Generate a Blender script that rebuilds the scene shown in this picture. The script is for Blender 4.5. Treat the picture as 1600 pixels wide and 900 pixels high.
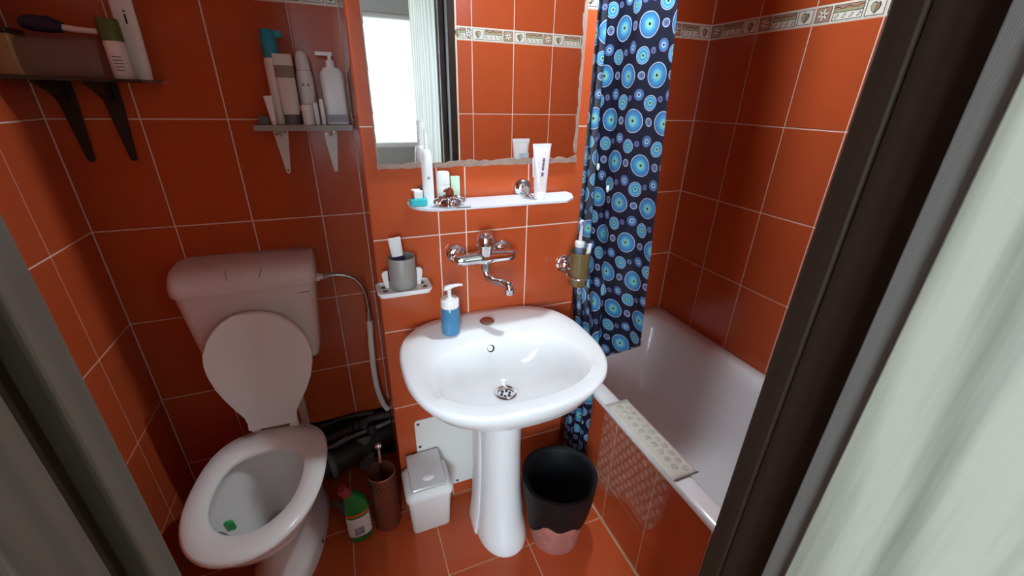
import bpy, math, random
from mathutils import Vector, Matrix, Euler
random.seed(7)
for o in list(bpy.data.objects): bpy.data.objects.remove(o)
scn = bpy.context.scene
COL = scn.collection
PI = math.pi

# ------------------------------------------------------------------ camera
cam_d = bpy.data.cameras.new('camera'); cam = bpy.data.objects.new('camera', cam_d); COL.objects.link(cam)
cam_d.sensor_width = 36.0; cam_d.lens = 649.18 * 36.0 / 1600.0
cam_d.clip_start = 0.02
_F = Vector((0.34499311, 0.84072044, -0.41733548)); _R = Vector((0.92855818, -0.37058969, 0.02104744)); _U = Vector((0.13696522, 0.39478149, 0.90850873))
cam.matrix_world = Matrix(((_R.x, _U.x, -_F.x, 0.68067), (_R.y, _U.y, -_F.y, -1.49967), (_R.z, _U.z, -_F.z, 1.47244), (0, 0, 0, 1)))
scn.camera = cam

# ------------------------------------------------------------------ world, exposure
w = bpy.data.worlds.new('world'); scn.world = w; w.use_nodes = True
w.node_tree.nodes['Background'].inputs[0].default_value = (0.75, 0.85, 1.0, 1)
w.node_tree.nodes['Background'].inputs[1].default_value = 1.0
scn.view_settings.view_transform = 'Standard'; scn.view_settings.look = 'None'
scn.view_settings.exposure = 0.38; scn.view_settings.gamma = 1.0; scn.view_settings.use_curve_mapping = False
LAMP_W = 30.0          # lamp above the bathroom mirror
FILL_WIN_LEFT = 20.0        # added hall window, unseen, lights the sink wall
WIN_RIGHT = 1.3       # hall window seen in the mirror
HALL_FILL_W = 1.5           # added hall ceiling lamp, unseen, dim fill

# ------------------------------------------------------------------ materials
MATS = {}
def mat(name, col, rough=0.5, metal=0.0, spec=0.5, noise=0.0, nscale=20.0, bump=0.0, bscale=60.0, coat=0.0, trans=0.0, alpha=1.0, ior=1.45, emit=None, estr=0.0, sss=0.0):
    m = bpy.data.materials.new(name); m.use_nodes = True; nt = m.node_tree; b = nt.nodes['Principled BSDF']
    b.inputs['Base Color'].default_value = (*col, 1); b.inputs['Roughness'].default_value = rough
    b.inputs['Metallic'].default_value = metal; b.inputs['Specular IOR Level'].default_value = spec
    b.inputs['Coat Weight'].default_value = coat; b.inputs['Transmission Weight'].default_value = trans
    b.inputs['Alpha'].default_value = alpha; b.inputs['IOR'].default_value = ior
    if emit: b.inputs['Emission Color'].default_value = (*emit, 1); b.inputs['Emission Strength'].default_value = estr
    tc = nt.nodes.new('ShaderNodeTexCoord')
    if noise > 0:
        n = nt.nodes.new('ShaderNodeTexNoise'); n.inputs['Scale'].default_value = nscale; n.inputs['Detail'].default_value = 4
        nt.links.new(tc.outputs['Object'], n.inputs['Vector'])
        mx = nt.nodes.new('ShaderNodeMix'); mx.data_type = 'RGBA'
        mx.inputs[6].default_value = (*[c * (1 - noise) for c in col], 1); mx.inputs[7].default_value = (*[min(1, c * (1 + noise)) for c in col], 1)
        nt.links.new(n.outputs['Fac'], mx.inputs[0]); nt.links.new(mx.outputs[2], b.inputs['Base Color'])
    if bump > 0:
        n2 = nt.nodes.new('ShaderNodeTexNoise'); n2.inputs['Scale'].default_value = bscale; n2.inputs['Detail'].default_value = 3
        nt.links.new(tc.outputs['Object'], n2.inputs['Vector'])
        bp = nt.nodes.new('ShaderNodeBump'); bp.inputs['Strength'].default_value = bump; bp.inputs['Distance'].default_value = 0.002
        nt.links.new(n2.outputs['Fac'], bp.inputs['Height']); nt.links.new(bp.outputs['Normal'], b.inputs['Normal'])
    MATS[name] = m
    return m

def tile_mat(name, col, rough):
    m = mat(name, col, rough, spec=0.5)
    nt = m.node_tree; b = nt.nodes['Principled BSDF']
    oi = nt.nodes.new('ShaderNodeObjectInfo'); tc = nt.nodes.new('ShaderNodeTexCoord')
    n = nt.nodes.new('ShaderNodeTexNoise'); n.inputs['Scale'].default_value = 7; n.inputs['Detail'].default_value = 5
    nt.links.new(tc.outputs['Object'], n.inputs['Vector'])
    add = nt.nodes.new('ShaderNodeMath'); add.operation = 'MULTIPLY_ADD'; add.inputs[1].default_value = 0.10; add.inputs[2].default_value = 0.90
    nt.links.new(oi.outputs['Random'], add.inputs[0])
    a2 = nt.nodes.new('ShaderNodeMath'); a2.operation = 'MULTIPLY_ADD'; a2.inputs[1].default_value = 0.16
    nt.links.new(n.outputs['Fac'], a2.inputs[0]); nt.links.new(add.outputs[0], a2.inputs[2])
    vm = nt.nodes.new('ShaderNodeVectorMath'); vm.operation = 'SCALE'; vm.inputs[0].default_value = col
    nt.links.new(a2.outputs[0], vm.inputs['Scale']); nt.links.new(vm.outputs[0], b.inputs['Base Color'])
    n3 = nt.nodes.new('ShaderNodeTexNoise'); n3.inputs['Scale'].default_value = 5; nt.links.new(tc.outputs['Object'], n3.inputs['Vector'])
    bp = nt.nodes.new('ShaderNodeBump'); bp.inputs['Strength'].default_value = 0.12; bp.inputs['Distance'].default_value = 0.004
    nt.links.new(n3.outputs['Fac'], bp.inputs['Height']); nt.links.new(bp.outputs['Normal'], b.inputs['Normal'])
    return m

def wood_mat(name, c1, c2, rough=0.45, sc=(14, 14, 0.9), dist=5.0, wscale=1.6):
    m = mat(name, c1, rough, spec=0.2); nt = m.node_tree; b = nt.nodes['Principled BSDF']
    tc = nt.nodes.new('ShaderNodeTexCoord'); mp = nt.nodes.new('ShaderNodeMapping'); mp.inputs['Scale'].default_value = sc
    nt.links.new(tc.outputs['Object'], mp.inputs['Vector'])
    wv = nt.nodes.new('ShaderNodeTexWave'); wv.bands_direction = 'Y'; wv.inputs['Scale'].default_value = wscale; wv.inputs['Distortion'].default_value = dist
    wv.inputs['Detail'].default_value = 3; wv.inputs['Detail Scale'].default_value = 0.8
    nt.links.new(mp.outputs['Vector'], wv.inputs['Vector'])
    n = nt.nodes.new('ShaderNodeTexNoise'); n.inputs['Scale'].default_value = 9; n.inputs['Detail'].default_value = 6
    mp2 = nt.nodes.new('ShaderNodeMapping'); mp2.inputs['Scale'].default_value = (12, 12, 0.5)
    nt.links.new(tc.outputs['Object'], mp2.inputs['Vector']); nt.links.new(mp2.outputs['Vector'], n.inputs['Vector'])
    ml = nt.nodes.new('ShaderNodeMath'); ml.operation = 'MULTIPLY_ADD'; ml.inputs[1].default_value = 0.5
    nt.links.new(wv.outputs['Fac'], ml.inputs[0])
    m5 = nt.nodes.new('ShaderNodeMath'); m5.operation = 'MULTIPLY'; m5.inputs[1].default_value = 0.6
    nt.links.new(n.outputs['Fac'], m5.inputs[0]); nt.links.new(m5.outputs[0], ml.inputs[2])
    cr = nt.nodes.new('ShaderNodeValToRGB'); cr.color_ramp.elements[0].position = 0.2; cr.color_ramp.elements[1].position = 0.75
    cr.color_ramp.elements[0].color = (*c2, 1); cr.color_ramp.elements[1].color = (*c1, 1)
    nt.links.new(ml.outputs[0], cr.inputs[0]); nt.links.new(cr.outputs[0], b.inputs['Base Color'])
    return m

tile_mat('tile', (0.47, 0.082, 0.025), 0.16)
tile_mat('floor_tile', (0.44, 0.074, 0.022), 0.22)
mat('grout', (0.82, 0.62, 0.50), 0.8, noise=0.12, nscale=30)
mat('grout_floor', (0.62, 0.36, 0.22), 0.8, noise=0.15, nscale=30)
mat('ceramic', (0.86, 0.87, 0.88), 0.06, coat=0.3)
mat('toilet_ceramic', (0.82, 0.80, 0.79), 0.09, coat=0.2)
mat('cistern_plastic', (0.76, 0.70, 0.69), 0.22)
mat('seat_plastic', (0.84, 0.83, 0.83), 0.2)
mat('white_plastic', (0.84, 0.84, 0.83), 0.3)
mat('off_white_plastic', (0.80, 0.80, 0.76), 0.35)
mat('panel_white', (0.82, 0.81, 0.77), 0.4)
mat('enamel', (0.80, 0.80, 0.82), 0.12)
mat('chrome', (0.80, 0.80, 0.81), 0.07, metal=1.0)
mat('steel', (0.55, 0.54, 0.52), 0.3, metal=1.0)
mat('plug_bronze', (0.42, 0.27, 0.22), 0.25, metal=0.7)
mat('mirror', (0.93, 0.94, 0.94), 0.0, metal=1.0)
mat('adhesive', (0.30, 0.20, 0.16), 0.8, noise=0.35, nscale=50, bump=0.6)
mat('black', (0.012, 0.012, 0.012), 0.45)
mat('dark_grey', (0.06, 0.06, 0.06), 0.5)
mat('bag_black', (0.006, 0.006, 0.007), 0.55, spec=0.25, bump=0.3, bscale=40)
mat('pink_bin', (0.50, 0.20, 0.17), 0.5, noise=0.5, nscale=26)
mat('frosted', (0.80, 0.84, 0.90), 0.35, alpha=0.72)
mat('mug_grey', (0.30, 0.29, 0.27), 0.4)
mat('green_bottle', (0.010, 0.22, 0.035), 0.3)
mat('red_cap', (0.33, 0.025, 0.03), 0.3)
mat('orange_band', (0.65, 0.14, 0.03), 0.4)
mat('label_white', (0.78, 0.76, 0.76), 0.5)
mat('label_grey', (0.32, 0.30, 0.35), 0.5)
mat('label_dark', (0.03, 0.07, 0.05), 0.5)
mat('copper', (0.36, 0.15, 0.10), 0.3, metal=0.75, noise=0.2, nscale=12)
mat('pipe_dark', (0.045, 0.040, 0.038), 0.55, noise=0.4, nscale=20)
mat('pipe_grey', (0.16, 0.16, 0.165), 0.5, noise=0.3, nscale=14)
mat('flap_silver', (0.66, 0.66, 0.65), 0.25, metal=0.25)
mat('pipe_white', (0.74, 0.70, 0.64), 0.4)
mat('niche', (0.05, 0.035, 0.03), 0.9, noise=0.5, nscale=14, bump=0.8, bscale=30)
mat('rim_block', (0.03, 0.38, 0.10), 0.3)
mat('soap_blue', (0.001, 0.17, 0.36), 0.15, coat=0.1)
mat('soap_clear', (0.70, 0.85, 0.92), 0.05, alpha=0.08)
mat('teal', (0.02, 0.34, 0.46), 0.35)
mat('floss_teal', (0.04, 0.48, 0.52), 0.3)
mat('pale_green', (0.58, 0.78, 0.60), 0.5)
mat('brush_purple', (0.05, 0.03, 0.12), 0.4)
mat('tube_pink', (0.80, 0.72, 0.72), 0.25)
mat('tube_blue', (0.62, 0.78, 0.88), 0.3)
mat('ink_purple', (0.05, 0.04, 0.16), 0.5)
mat('ink_grey', (0.16, 0.15, 0.15), 0.5)
mat('cup_brown', (0.17, 0.115, 0.045), 0.22, alpha=0.93, coat=0.4)
mat('brush_blue', (0.16, 0.22, 0.36), 0.35)
mat('shelf_grey', (0.34, 0.33, 0.31), 0.5, noise=0.1)
mat('bracket_white', (0.80, 0.77, 0.74), 0.4)
mat('bracket_dark', (0.020, 0.016, 0.014), 0.5)
mat('smoked_glass', (0.05, 0.045, 0.035), 0.08, alpha=0.85)
mat('brown_tube', (0.30, 0.24, 0.20), 0.4)
mat('grey_cap', (0.13, 0.14, 0.14), 0.4)
mat('bag_clear', (0.35, 0.28, 0.24), 0.15, alpha=0.35, bump=0.6, bscale=25)
mat('navy_handle', (0.015, 0.02, 0.06), 0.35)
mat('olive_cap', (0.10, 0.14, 0.03), 0.4)
mat('yellow_box', (0.30, 0.17, 0.07), 0.5, noise=0.3, nscale=30)
mat('border_cream', (0.80, 0.77, 0.68), 0.2)
mat('border_dark', (0.035, 0.03, 0.025), 0.3)
mat('border_pink', (0.48, 0.28, 0.19), 0.25)
mat('border_green', (0.40, 0.42, 0.24), 0.25)
mat('sheet_clear', (0.72, 0.68, 0.60), 0.12, alpha=0.05)
mat('sheet_rim', (0.80, 0.77, 0.68), 0.15, alpha=0.60)
mat('rim_bump', (0.62, 0.60, 0.54), 0.04, alpha=0.42, coat=0.8)
mat('sheet_bump', (0.75, 0.70, 0.62), 0.06, alpha=0.10, coat=0.3)
wood_mat('door_pale', (0.54, 0.54, 0.45), (0.27, 0.27, 0.22), sc=(1, 3.0, 0.55), dist=11, wscale=1.5)
wood_mat('door_edge', (0.17, 0.155, 0.145), (0.12, 0.11, 0.10), sc=(60, 60, 2.0), dist=4, wscale=3)
wood_mat('frame_brown', (0.027, 0.014, 0.009), (0.021, 0.011, 0.007), rough=0.6, sc=(8, 8, 0.5), dist=6)
wood_mat('frame_grey', (0.105, 0.078, 0.060), (0.085, 0.063, 0.050), rough=0.65, sc=(8, 8, 0.5), dist=6)
mat('hall_wall', (0.40, 0.40, 0.39), 0.8, noise=0.05)
mat('hall_floor', (0.30, 0.20, 0.13), 0.4, noise=0.2)
mat('ceiling', (0.80, 0.79, 0.77), 0.8)
mat('bath_ceiling', (0.42, 0.40, 0.38), 0.8)
mat('cloth_grey', (0.5, 0.5, 0.52), 0.8)

def curtain_mat():
    m = mat('curtain', (0.01, 0.015, 0.04), 0.42, spec=0.4); nt = m.node_tree; b = nt.nodes['Principled BSDF']; L = nt.links.new
    uv = nt.nodes.new('ShaderNodeUVMap'); uv.uv_map = 'UVMap'
    nz = nt.nodes.new('ShaderNodeTexNoise'); nz.inputs['Scale'].default_value = 7.0; L(uv.outputs[0], nz.inputs['Vector'])
    wsub = nt.nodes.new('ShaderNodeVectorMath'); wsub.operation = 'SUBTRACT'; wsub.inputs[1].default_value = (0.5, 0.5, 0.5); L(nz.outputs['Color'], wsub.inputs[0])
    wsc = nt.nodes.new('ShaderNodeVectorMath'); wsc.operation = 'SCALE'; wsc.inputs['Scale'].default_value = 0.016; L(wsub.outputs[0], wsc.inputs[0])
    wad = nt.nodes.new('ShaderNodeVectorMath'); wad.operation = 'ADD'; L(uv.outputs[0], wad.inputs[0]); L(wsc.outputs[0], wad.inputs[1])
    prev = None; base = (0.006, 0.008, 0.022, 1)
    def layer(cen, rad, stops, prev):
        off = (0.051 - cen[0] * 1.04, 0.059 - cen[1] * 1.026)
        # skewed lattice, one disc per cell
        mp = nt.nodes.new('ShaderNodeVectorMath'); mp.operation = 'ADD'; mp.inputs[1].default_value = (off[0], off[1], 0); L(wad.outputs[0], mp.inputs[0])
        sp = nt.nodes.new('ShaderNodeSeparateXYZ'); L(mp.outputs[0], sp.inputs[0])
        cu, cv = 0.102, 0.118
        v = nt.nodes.new('ShaderNodeMath'); v.operation = 'DIVIDE'; v.inputs[1].default_value = cv; L(sp.outputs[1], v.inputs[0])
        fl = nt.nodes.new('ShaderNodeMath'); fl.operation = 'FLOOR'; L(v.outputs[0], fl.inputs[0])
        sk = nt.nodes.new('ShaderNodeMath'); sk.operation = 'MULTIPLY'; sk.inputs[1].default_value = 0.38; L(fl.outputs[0], sk.inputs[0])
        u = nt.nodes.new('ShaderNodeMath'); u.operation = 'DIVIDE'; u.inputs[1].default_value = cu; L(sp.outputs[0], u.inputs[0])
        ua = nt.nodes.new('ShaderNodeMath'); ua.operation = 'ADD'; L(u.outputs[0], ua.inputs[0]); L(sk.outputs[0], ua.inputs[1])
        fu = nt.nodes.new('ShaderNodeMath'); fu.operation = 'FRACT'; L(ua.outputs[0], fu.inputs[0])
        fv = nt.nodes.new('ShaderNodeMath'); fv.operation = 'FRACT'; L(v.outputs[0], fv.inputs[0])
        du = nt.nodes.new('ShaderNodeMath'); du.operation = 'MULTIPLY_ADD'; du.inputs[1].default_value = cu; du.inputs[2].default_value = -cu / 2; L(fu.outputs[0], du.inputs[0])
        dv = nt.nodes.new('ShaderNodeMath'); dv.operation = 'MULTIPLY_ADD'; dv.inputs[1].default_value = cv; dv.inputs[2].default_value = -cv / 2; L(fv.outputs[0], dv.inputs[0])
        cb = nt.nodes.new('ShaderNodeCombineXYZ'); L(du.outputs[0], cb.inputs[0]); L(dv.outputs[0], cb.inputs[1])
        ln = nt.nodes.new('ShaderNodeVectorMath'); ln.operation = 'LENGTH'; L(cb.outputs[0], ln.inputs[0])
        nr = nt.nodes.new('ShaderNodeMath'); nr.operation = 'DIVIDE'; nr.inputs[1].default_value = rad; L(ln.outputs['Value'], nr.inputs[0])
        cr = nt.nodes.new('ShaderNodeValToRGB'); cr.color_ramp.interpolation = 'CONSTANT'
        els = cr.color_ramp.elements
        els[0].position = 0; els[0].color = (*stops[0][1], 1); els[1].position = stops[1][0]; els[1].color = (*stops[1][1], 1)
        for pos, c in stops[2:]:
            e = els.new(pos); e.color = (*c, 1)
        L(nr.outputs[0], cr.inputs[0])
        ins = nt.nodes.new('ShaderNodeMath'); ins.operation = 'LESS_THAN'; ins.inputs[1].default_value = 1.0; L(nr.outputs[0], ins.inputs[0])
        mx = nt.nodes.new('ShaderNodeMix'); mx.data_type = 'RGBA'; L(ins.outputs[0], mx.inputs[0]); L(cr.outputs[0], mx.inputs[7])
        if prev is None: mx.inputs[6].default_value = base
        else: L(prev, mx.inputs[6])
        return mx.outputs[2]
    dk = (0.006, 0.01, 0.025); lb = (0.045, 0.19, 0.37); cy = (0.09, 0.33, 0.46); gr = (0.20, 0.40, 0.26); mb = (0.022, 0.085, 0.23); wh = (0.34, 0.38, 0.48); pu = (0.13, 0.125, 0.26)
    p = layer((0.0795, 0.0575), 0.0080, [(0, dk), (0.3, pu), (0.6, mb), (0.8, pu)], None)
    p = layer((0.049, 0.0), 0.0110, [(0, dk), (0.22, pu), (0.55, mb), (0.78, wh)], p)
    p = layer((0.012, 0.067), 0.0150, [(0, dk), (0.2, wh), (0.42, lb), (0.70, mb), (0.86, pu)], p)
    p = layer((0.049, 0.0477), 0.0205, [(0, dk), (0.14, gr), (0.34, lb), (0.62, cy), (0.80, mb), (0.90, wh)], p)
    p = layer((0.0, 0.0), 0.0315, [(0, dk), (0.12, gr), (0.30, cy), (0.48, lb), (0.68, (0.03, 0.15, 0.33)), (0.84, mb), (0.92, wh)], p)
    L(p, b.inputs['Base Color'])
    return m
curtain_mat()

# ------------------------------------------------------------------ geometry helpers
class G:
    """collects shapes; build() links them as ONE mesh object"""
    def __init__(self): self.v = []; self.f = []; self.m = []; self.mi = 0
    def mat(self, i): self.mi = i; return self
    def add(self, vs, fs, M=None):
        b = len(self.v)
        self.v += [tuple((M @ Vector(p)) if M else p) for p in vs]
        self.f += [tuple(i + b for i in f) for f in fs]; self.m += [self.mi] * len(fs)
        return self
    def box(self, x0, x1, y0, y1, z0, z1, M=None):
        vs = [(x, y, z) for z in (z0, z1) for y in (y0, y1) for x in (x0, x1)]
        return self.add(vs, [(0, 2, 3, 1), (4, 5, 7, 6), (0, 1, 5, 4), (2, 6, 7, 3), (0, 4, 6, 2), (1, 3, 7, 5)], M)
    def loft(self, rings, cap0=True, cap1=True, closed=True, M=None):
        n = len(rings[0]); vs = [p for r in rings for p in r]; fs = []
        for i in range(len(rings) - 1):
            for j in range(n if closed else n - 1):
                a = i * n + j; b_ = i * n + (j + 1) % n
                fs.append((a, b_, b_ + n, a + n))
        if cap0: fs.append(tuple(range(n))[::-1])
        if cap1: fs.append(tuple((len(rings) - 1) * n + j for j in range(n)))
        return self.add(vs, fs, M)
    def lathe(self, prof, n=24, M=None, cap0=True, cap1=True):
        return self.loft([[(r * math.cos(2 * PI * j / n), r * math.sin(2 * PI * j / n), z) for j in range(n)] for r, z in prof], cap0, cap1, M=M)
    def tube(self, path, r, n=10, caps=True):
        path = [Vector(p) for p in path]; rings = []; up = None
        for i, p in enumerate(path):
            t = (path[min(i + 1, len(path) - 1)] - path[max(i - 1, 0)]).normalized()
            if up is None: up = t.orthogonal().normalized()
            up = (up - t * up.dot(t)).normalized(); s = t.cross(up)
            rr = r[i] if isinstance(r, (list, tuple)) else r
            rings.append([tuple(p + (up * math.cos(2 * PI * j / n) + s * math.sin(2 * PI * j / n)) * rr) for j in range(n)])
        return self.loft(rings, caps, caps)
    def sphere(self, c, r, n=12, sx=1, sy=1, sz=1):
        k = max(4, n // 2)
        rings = []
        for i in range(k + 1):
            a = -PI / 2 + PI * i / k; rr = max(r * math.cos(a), r * 0.001)
            rings.append([(c[0] + sx * rr * math.cos(2 * PI * j / n), c[1] + sy * rr * math.sin(2 * PI * j / n), c[2] + sz * r * math.sin(a)) for j in range(n)])
        return self.loft(rings)
    def prism(self, poly, d0, d1, axis='z'):
        f = {'z': lambda p, d: (p[0], p[1], d), 'y': lambda p, d: (p[0], d, p[1]), 'x': lambda p, d: (d, p[0], p[1])}[axis]
        return self.loft([[f(p, d0) for p in poly], [f(p, d1) for p in poly]])
    def build(self, name, mats, parent=None, smooth=False, bevel=0.0, seg=2, subsurf=0):
        me = bpy.data.meshes.new(name); me.from_pydata(self.v, [], self.f)
        if not isinstance(mats, (list, tuple)): mats = [mats]
        for m in mats: me.materials.append(MATS[m])
        for p, i in zip(me.polygons, self.m): p.material_index = i
        import bmesh
        bm = bmesh.new(); bm.from_mesh(me); bmesh.ops.recalc_face_normals(bm, faces=bm.faces); bm.to_mesh(me); bm.free()
        o = bpy.data.objects.new(name, me); COL.objects.link(o)
        if parent: o.parent = parent
        if smooth:
            for p in me.polygons: p.use_smooth = True
            me.set_sharp_from_angle(angle=math.radians(smooth if smooth > 1 else 40))
        if bevel:
            b = o.modifiers.new('bevel', 'BEVEL'); b.width = bevel; b.segments = seg; b.limit_method = 'ANGLE'; b.angle_limit = math.radians(35)
            for p in me.polygons: p.use_smooth = True
            me.set_sharp_from_angle(angle=math.radians(50))
        if subsurf:
            s = o.modifiers.new('sub', 'SUBSURF'); s.levels = subsurf; s.render_levels = subsurf
        return o
def thing(name, label, cat, loc=(0, 0, 0), rz=0.0, group=None):
    o = bpy.data.objects.new(name, None); COL.objects.link(o); o.location = loc; o.rotation_euler = (0, 0, rz); o.empty_display_size = 0.05
    return tag(o, label, cat, group)
def tag(o, label, cat, group=None):
    o['label'] = label; o['category'] = cat
    if group: o['group'] = group
    return o
def struct(o, label=None):
    o['kind'] = 'structure'
    if label: o['label'] = label
    return o
def inst(name, me, loc, parent, rot=(0, 0, 0)):
    o = bpy.data.objects.new(name, me); COL.objects.link(o); o.location = loc; o.rotation_euler = rot; o.parent = parent
    return o
def sring(cx, cy, a, bf, bb, z, e=2.0, n=40, ef=None):
    """closed ring in XY: half-width a, front (-y) reach bf, back reach bb"""
    out = []
    for j in range(n):
        t = 2 * PI * j / n; c, s = math.cos(t), math.sin(t)
        ee = (ef or e) if s < 0 else e
        x = a * math.copysign(abs(c) ** (2 / ee), c); y = (bb if s > 0 else bf) * math.copysign(abs(s) ** (2 / ee), s)
        out.append((cx + x, cy + y, z))
    return out
def rrect(x0, x1, y0, y1, r, z, k=5):
    out = []
    for cx, cy, a0 in ((x1 - r, y1 - r, 0), (x0 + r, y1 - r, PI / 2), (x0 + r, y0 + r, PI), (x1 - r, y0 + r, 1.5 * PI)):
        for i in range(k + 1):
            a = a0 + PI / 2 * i / k; out.append((cx + r * math.cos(a), cy + r * math.sin(a), z))
    return out
def text_mesh(s, size, mname, parent, M, name='lettering', extrude=0.0002):
    c = bpy.data.curves.new('t', 'FONT'); c.body = s; c.size = size; c.extrude = extrude; c.align_x = 'CENTER'; c.align_y = 'CENTER'; c.resolution_u = 2
    t = bpy.data.objects.new('t', c); COL.objects.link(t); bpy.context.view_layer.update()
    me = bpy.data.meshes.new_from_object(t.evaluated_get(bpy.context.evaluated_depsgraph_get()))
    bpy.data.objects.remove(t); me.materials.clear(); me.materials.append(MATS[mname]); me.name = name
    o = bpy.data.objects.new(name, me); COL.objects.link(o); o.parent = parent; o.matrix_local = M
    return o

# ------------------------------------------------------------------ dimensions of the room
W = 2.126; DOOR_Y = -1.20; BX0, BX1, BY = 0.738, 1.402, -0.323; ZC = 2.45
ROWS = [(0, .197), (.197, .497), (.497, .797), (.797, 1.097), (1.097, 1.397), (1.397, 1.697), (1.747, 2.047), (2.047, 2.347), (2.347, ZC)]
TT = 0.0022; GAP = 0.0021; TH = 0.006
_tile_cache = {}
def tile_mesh(w_, h_, m='tile', nm='tile'):
    """tile lying in XZ, front towards -Y, bevelled edge; front face at y=0"""
    k = (round(w_, 4), round(h_, 4), m)
    if k not in _tile_cache:
        g = G(); a, b = w_ / 2 - GAP, h_ / 2 - GAP; i = 0.0012
        g.loft([[(-a, TH, -b), (a, TH, -b), (a, TH, b), (-a, TH, b)], [(-a, .0010, -b), (a, .0010, -b), (a, .0010, b), (-a, .0010, b)],
                [(-a + i, 0, -b + i), (a - i, 0, -b + i), (a - i, 0, b - i), (-a + i, 0, b - i)]])
        o = g.build(nm, m); _tile_cache[k] = o.data; bpy.data.objects.remove(o)
    return _tile_cache[k]
def border_mesh(w_):
    k = ('border', round(w_, 4))
    if k in _tile_cache: return _tile_cache[k]
    g = G(); a = w_ / 2 - GAP; b = 0.025 - 0.0008
    g.box(-a, a, 0.0005, TH, -b, b)
    def rect(x0, x1, z0, z1, i, y=-0.0003):
        g.mat(i).box(x0, x1, y, 0.0006, z0, z1)
    x = -a + 0.003; s = w_ / 0.2035
    fl, wv, lf = 0.047 * s, 0.085 * s, 0.050 * s
    def frame(x0, x1):
        t = 0.0016
        rect(x0, x1, -b + .004, -b + .004 + t, 1); rect(x0, x1, b - .004 - t, b - .004, 1)
        rect(x0, x0 + t, -b + .004, b - .004, 1); rect(x1 - t, x1, -b + .004, b - .004, 1)
    # flower square
    x0, x1 = x, x + fl; rect(x0, x1, -b + .004, b - .004, 2, 0.0001); frame(x0, x1); cx = (x0 + x1) / 2
    for q in range(6):
        an = q * PI / 3 + .3; g.mat(1)
        M = Matrix.Translation((cx + .0095 * math.cos(an), -.0002, .0095 * math.sin(an))) @ Matrix.Rotation(-an, 4, 'Y')
        g.loft([[(.0095 * math.cos(t), yy, .0046 * math.sin(t)) for t in [2 * PI * j / 8 for j in range(8)]] for yy in (.0006, 0)], M=M)
        g.mat(0); g.loft([[(.0080 * math.cos(t), yy, .0032 * math.sin(t)) for t in [2 * PI * j / 8 for j in range(8)]] for yy in (.0004, -.0005)], M=M)
    g.mat(1).loft([[(cx + .003 * math.cos(t), yy, .003 * math.sin(t)) for t in [2 * PI * j / 8 for j in range(8)]] for yy in (0, -.001)])
    # wave rectangle
    x0, x1 = x + fl + .006, x + fl + .006 + wv; rect(x0, x1, 0.001, b - .004, 2, 0.0001); rect(x0, x1, 0.001, 0.007, 3, 0.0); frame(x0, x1); rect(x0, x1, 0.0, 0.0016, 1)
    n = 14; g.mat(1)
    up = [(x0 + (x1 - x0) * i / n, .0118 + .0028 * math.sin(i * 1.1)) for i in range(n + 1)]
    g.prism([(p, q + .0009) for p, q in up] + [(p, q - .0009) for p, q in up[::-1]], .0005, -.0004, 'y')
    for q in range(4):
        c = x0 + .012 + q * (x1 - x0 - .022) / 3; g.mat(1)
        M = Matrix.Translation((c, -.0002, -.0095)) @ Matrix.Rotation(-.9, 4, 'Y')
        g.loft([[(.0075 * math.cos(t), yy, .0032 * math.sin(t)) for t in [2 * PI * j / 8 for j in range(8)]] for yy in (.0006, 0)], M=M)
        g.mat(0).loft([[(.0056 * math.cos(t), yy, .0018 * math.sin(t)) for t in [2 * PI * j / 8 for j in range(8)]] for yy in (.0004, -.0005)], M=M)
    # leaf square
    x0 = x1 + .006; x1 = min(a - .002, x0 + lf); frame(x0, x1); cx = (x0 + x1) / 2; g.mat(1)
    leaf = [(0, -.016), (.010, -.006), (.013, .004), (.009, .012), (.003, .010), (-.003, .014), (-.011, .011), (-.014, .002), (-.009, -.008)]
    g.prism([(cx + p * 1.0, q) for p, q in leaf], .0005, -.0003, 'y')
    g.mat(3).prism([(cx - .001 + p * .82, q * .82) for p, q in leaf], .0005, -.0006, 'y')
    g.mat(2).prism([(cx + .003 + p * .45, q * .55) for p, q in leaf], .0005, -.0008, 'y')
    g.mat(1).prism([(cx - .001, -.012), (cx + .001, -.012), (cx + .006, .008), (cx + .004, .008)], .0005, -.0010, 'y')
    o = g.build('border_tile', ['border_cream', 'border_dark', 'border_pink', 'border_green']); me = o.data; bpy.data.objects.remove(o)
    _tile_cache[k] = me; return me
def tile_wall(parent, cols, place, rot, rows=ROWS, skip=None, border=True):
    """place(s, z) -> world position of the tile centre; s runs along the wall"""
    for (s0, s1) in cols:
        for (z0, z1) in rows:
            if skip and skip((s0 + s1) / 2, (z0 + z1) / 2): continue
            inst('tile', tile_mesh(s1 - s0, z1 - z0), place((s0 + s1) / 2, (z0 + z1) / 2), parent, rot)
        if border: inst('border_tile', border_mesh(s1 - s0), place((s0 + s1) / 2, 1.722), parent, rot)
def cols_of(js): return [(js[i], js[i + 1]) for i in range(len(js) - 1)]

# ------------------------------------------------------------------ the room
P_ = 0.2037
fl = struct(G().box(-0.1, W + .1, DOOR_Y - .0, 0.1, -0.10, -TT).build('floor', 'grout_floor'))
fx = [0.0, .245, .54, .835, 1.13, 1.43]; fy = [-1.2, -.92, -.625, -.33, -0.0]
fcache = {}
for i in range(5):
    for j in range(4):
        a, b, c, d = fx[i], fx[i + 1], fy[j], fy[j + 1]
        if a > .8 and d > -.1: d = BY
        me = tile_mesh(b - a, d - c, 'floor_tile', 'floor_tile')
        inst('floor_tile', me, ((a + b) / 2, (c + d) / 2, 0), fl, (-PI / 2, 0, 0))
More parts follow.
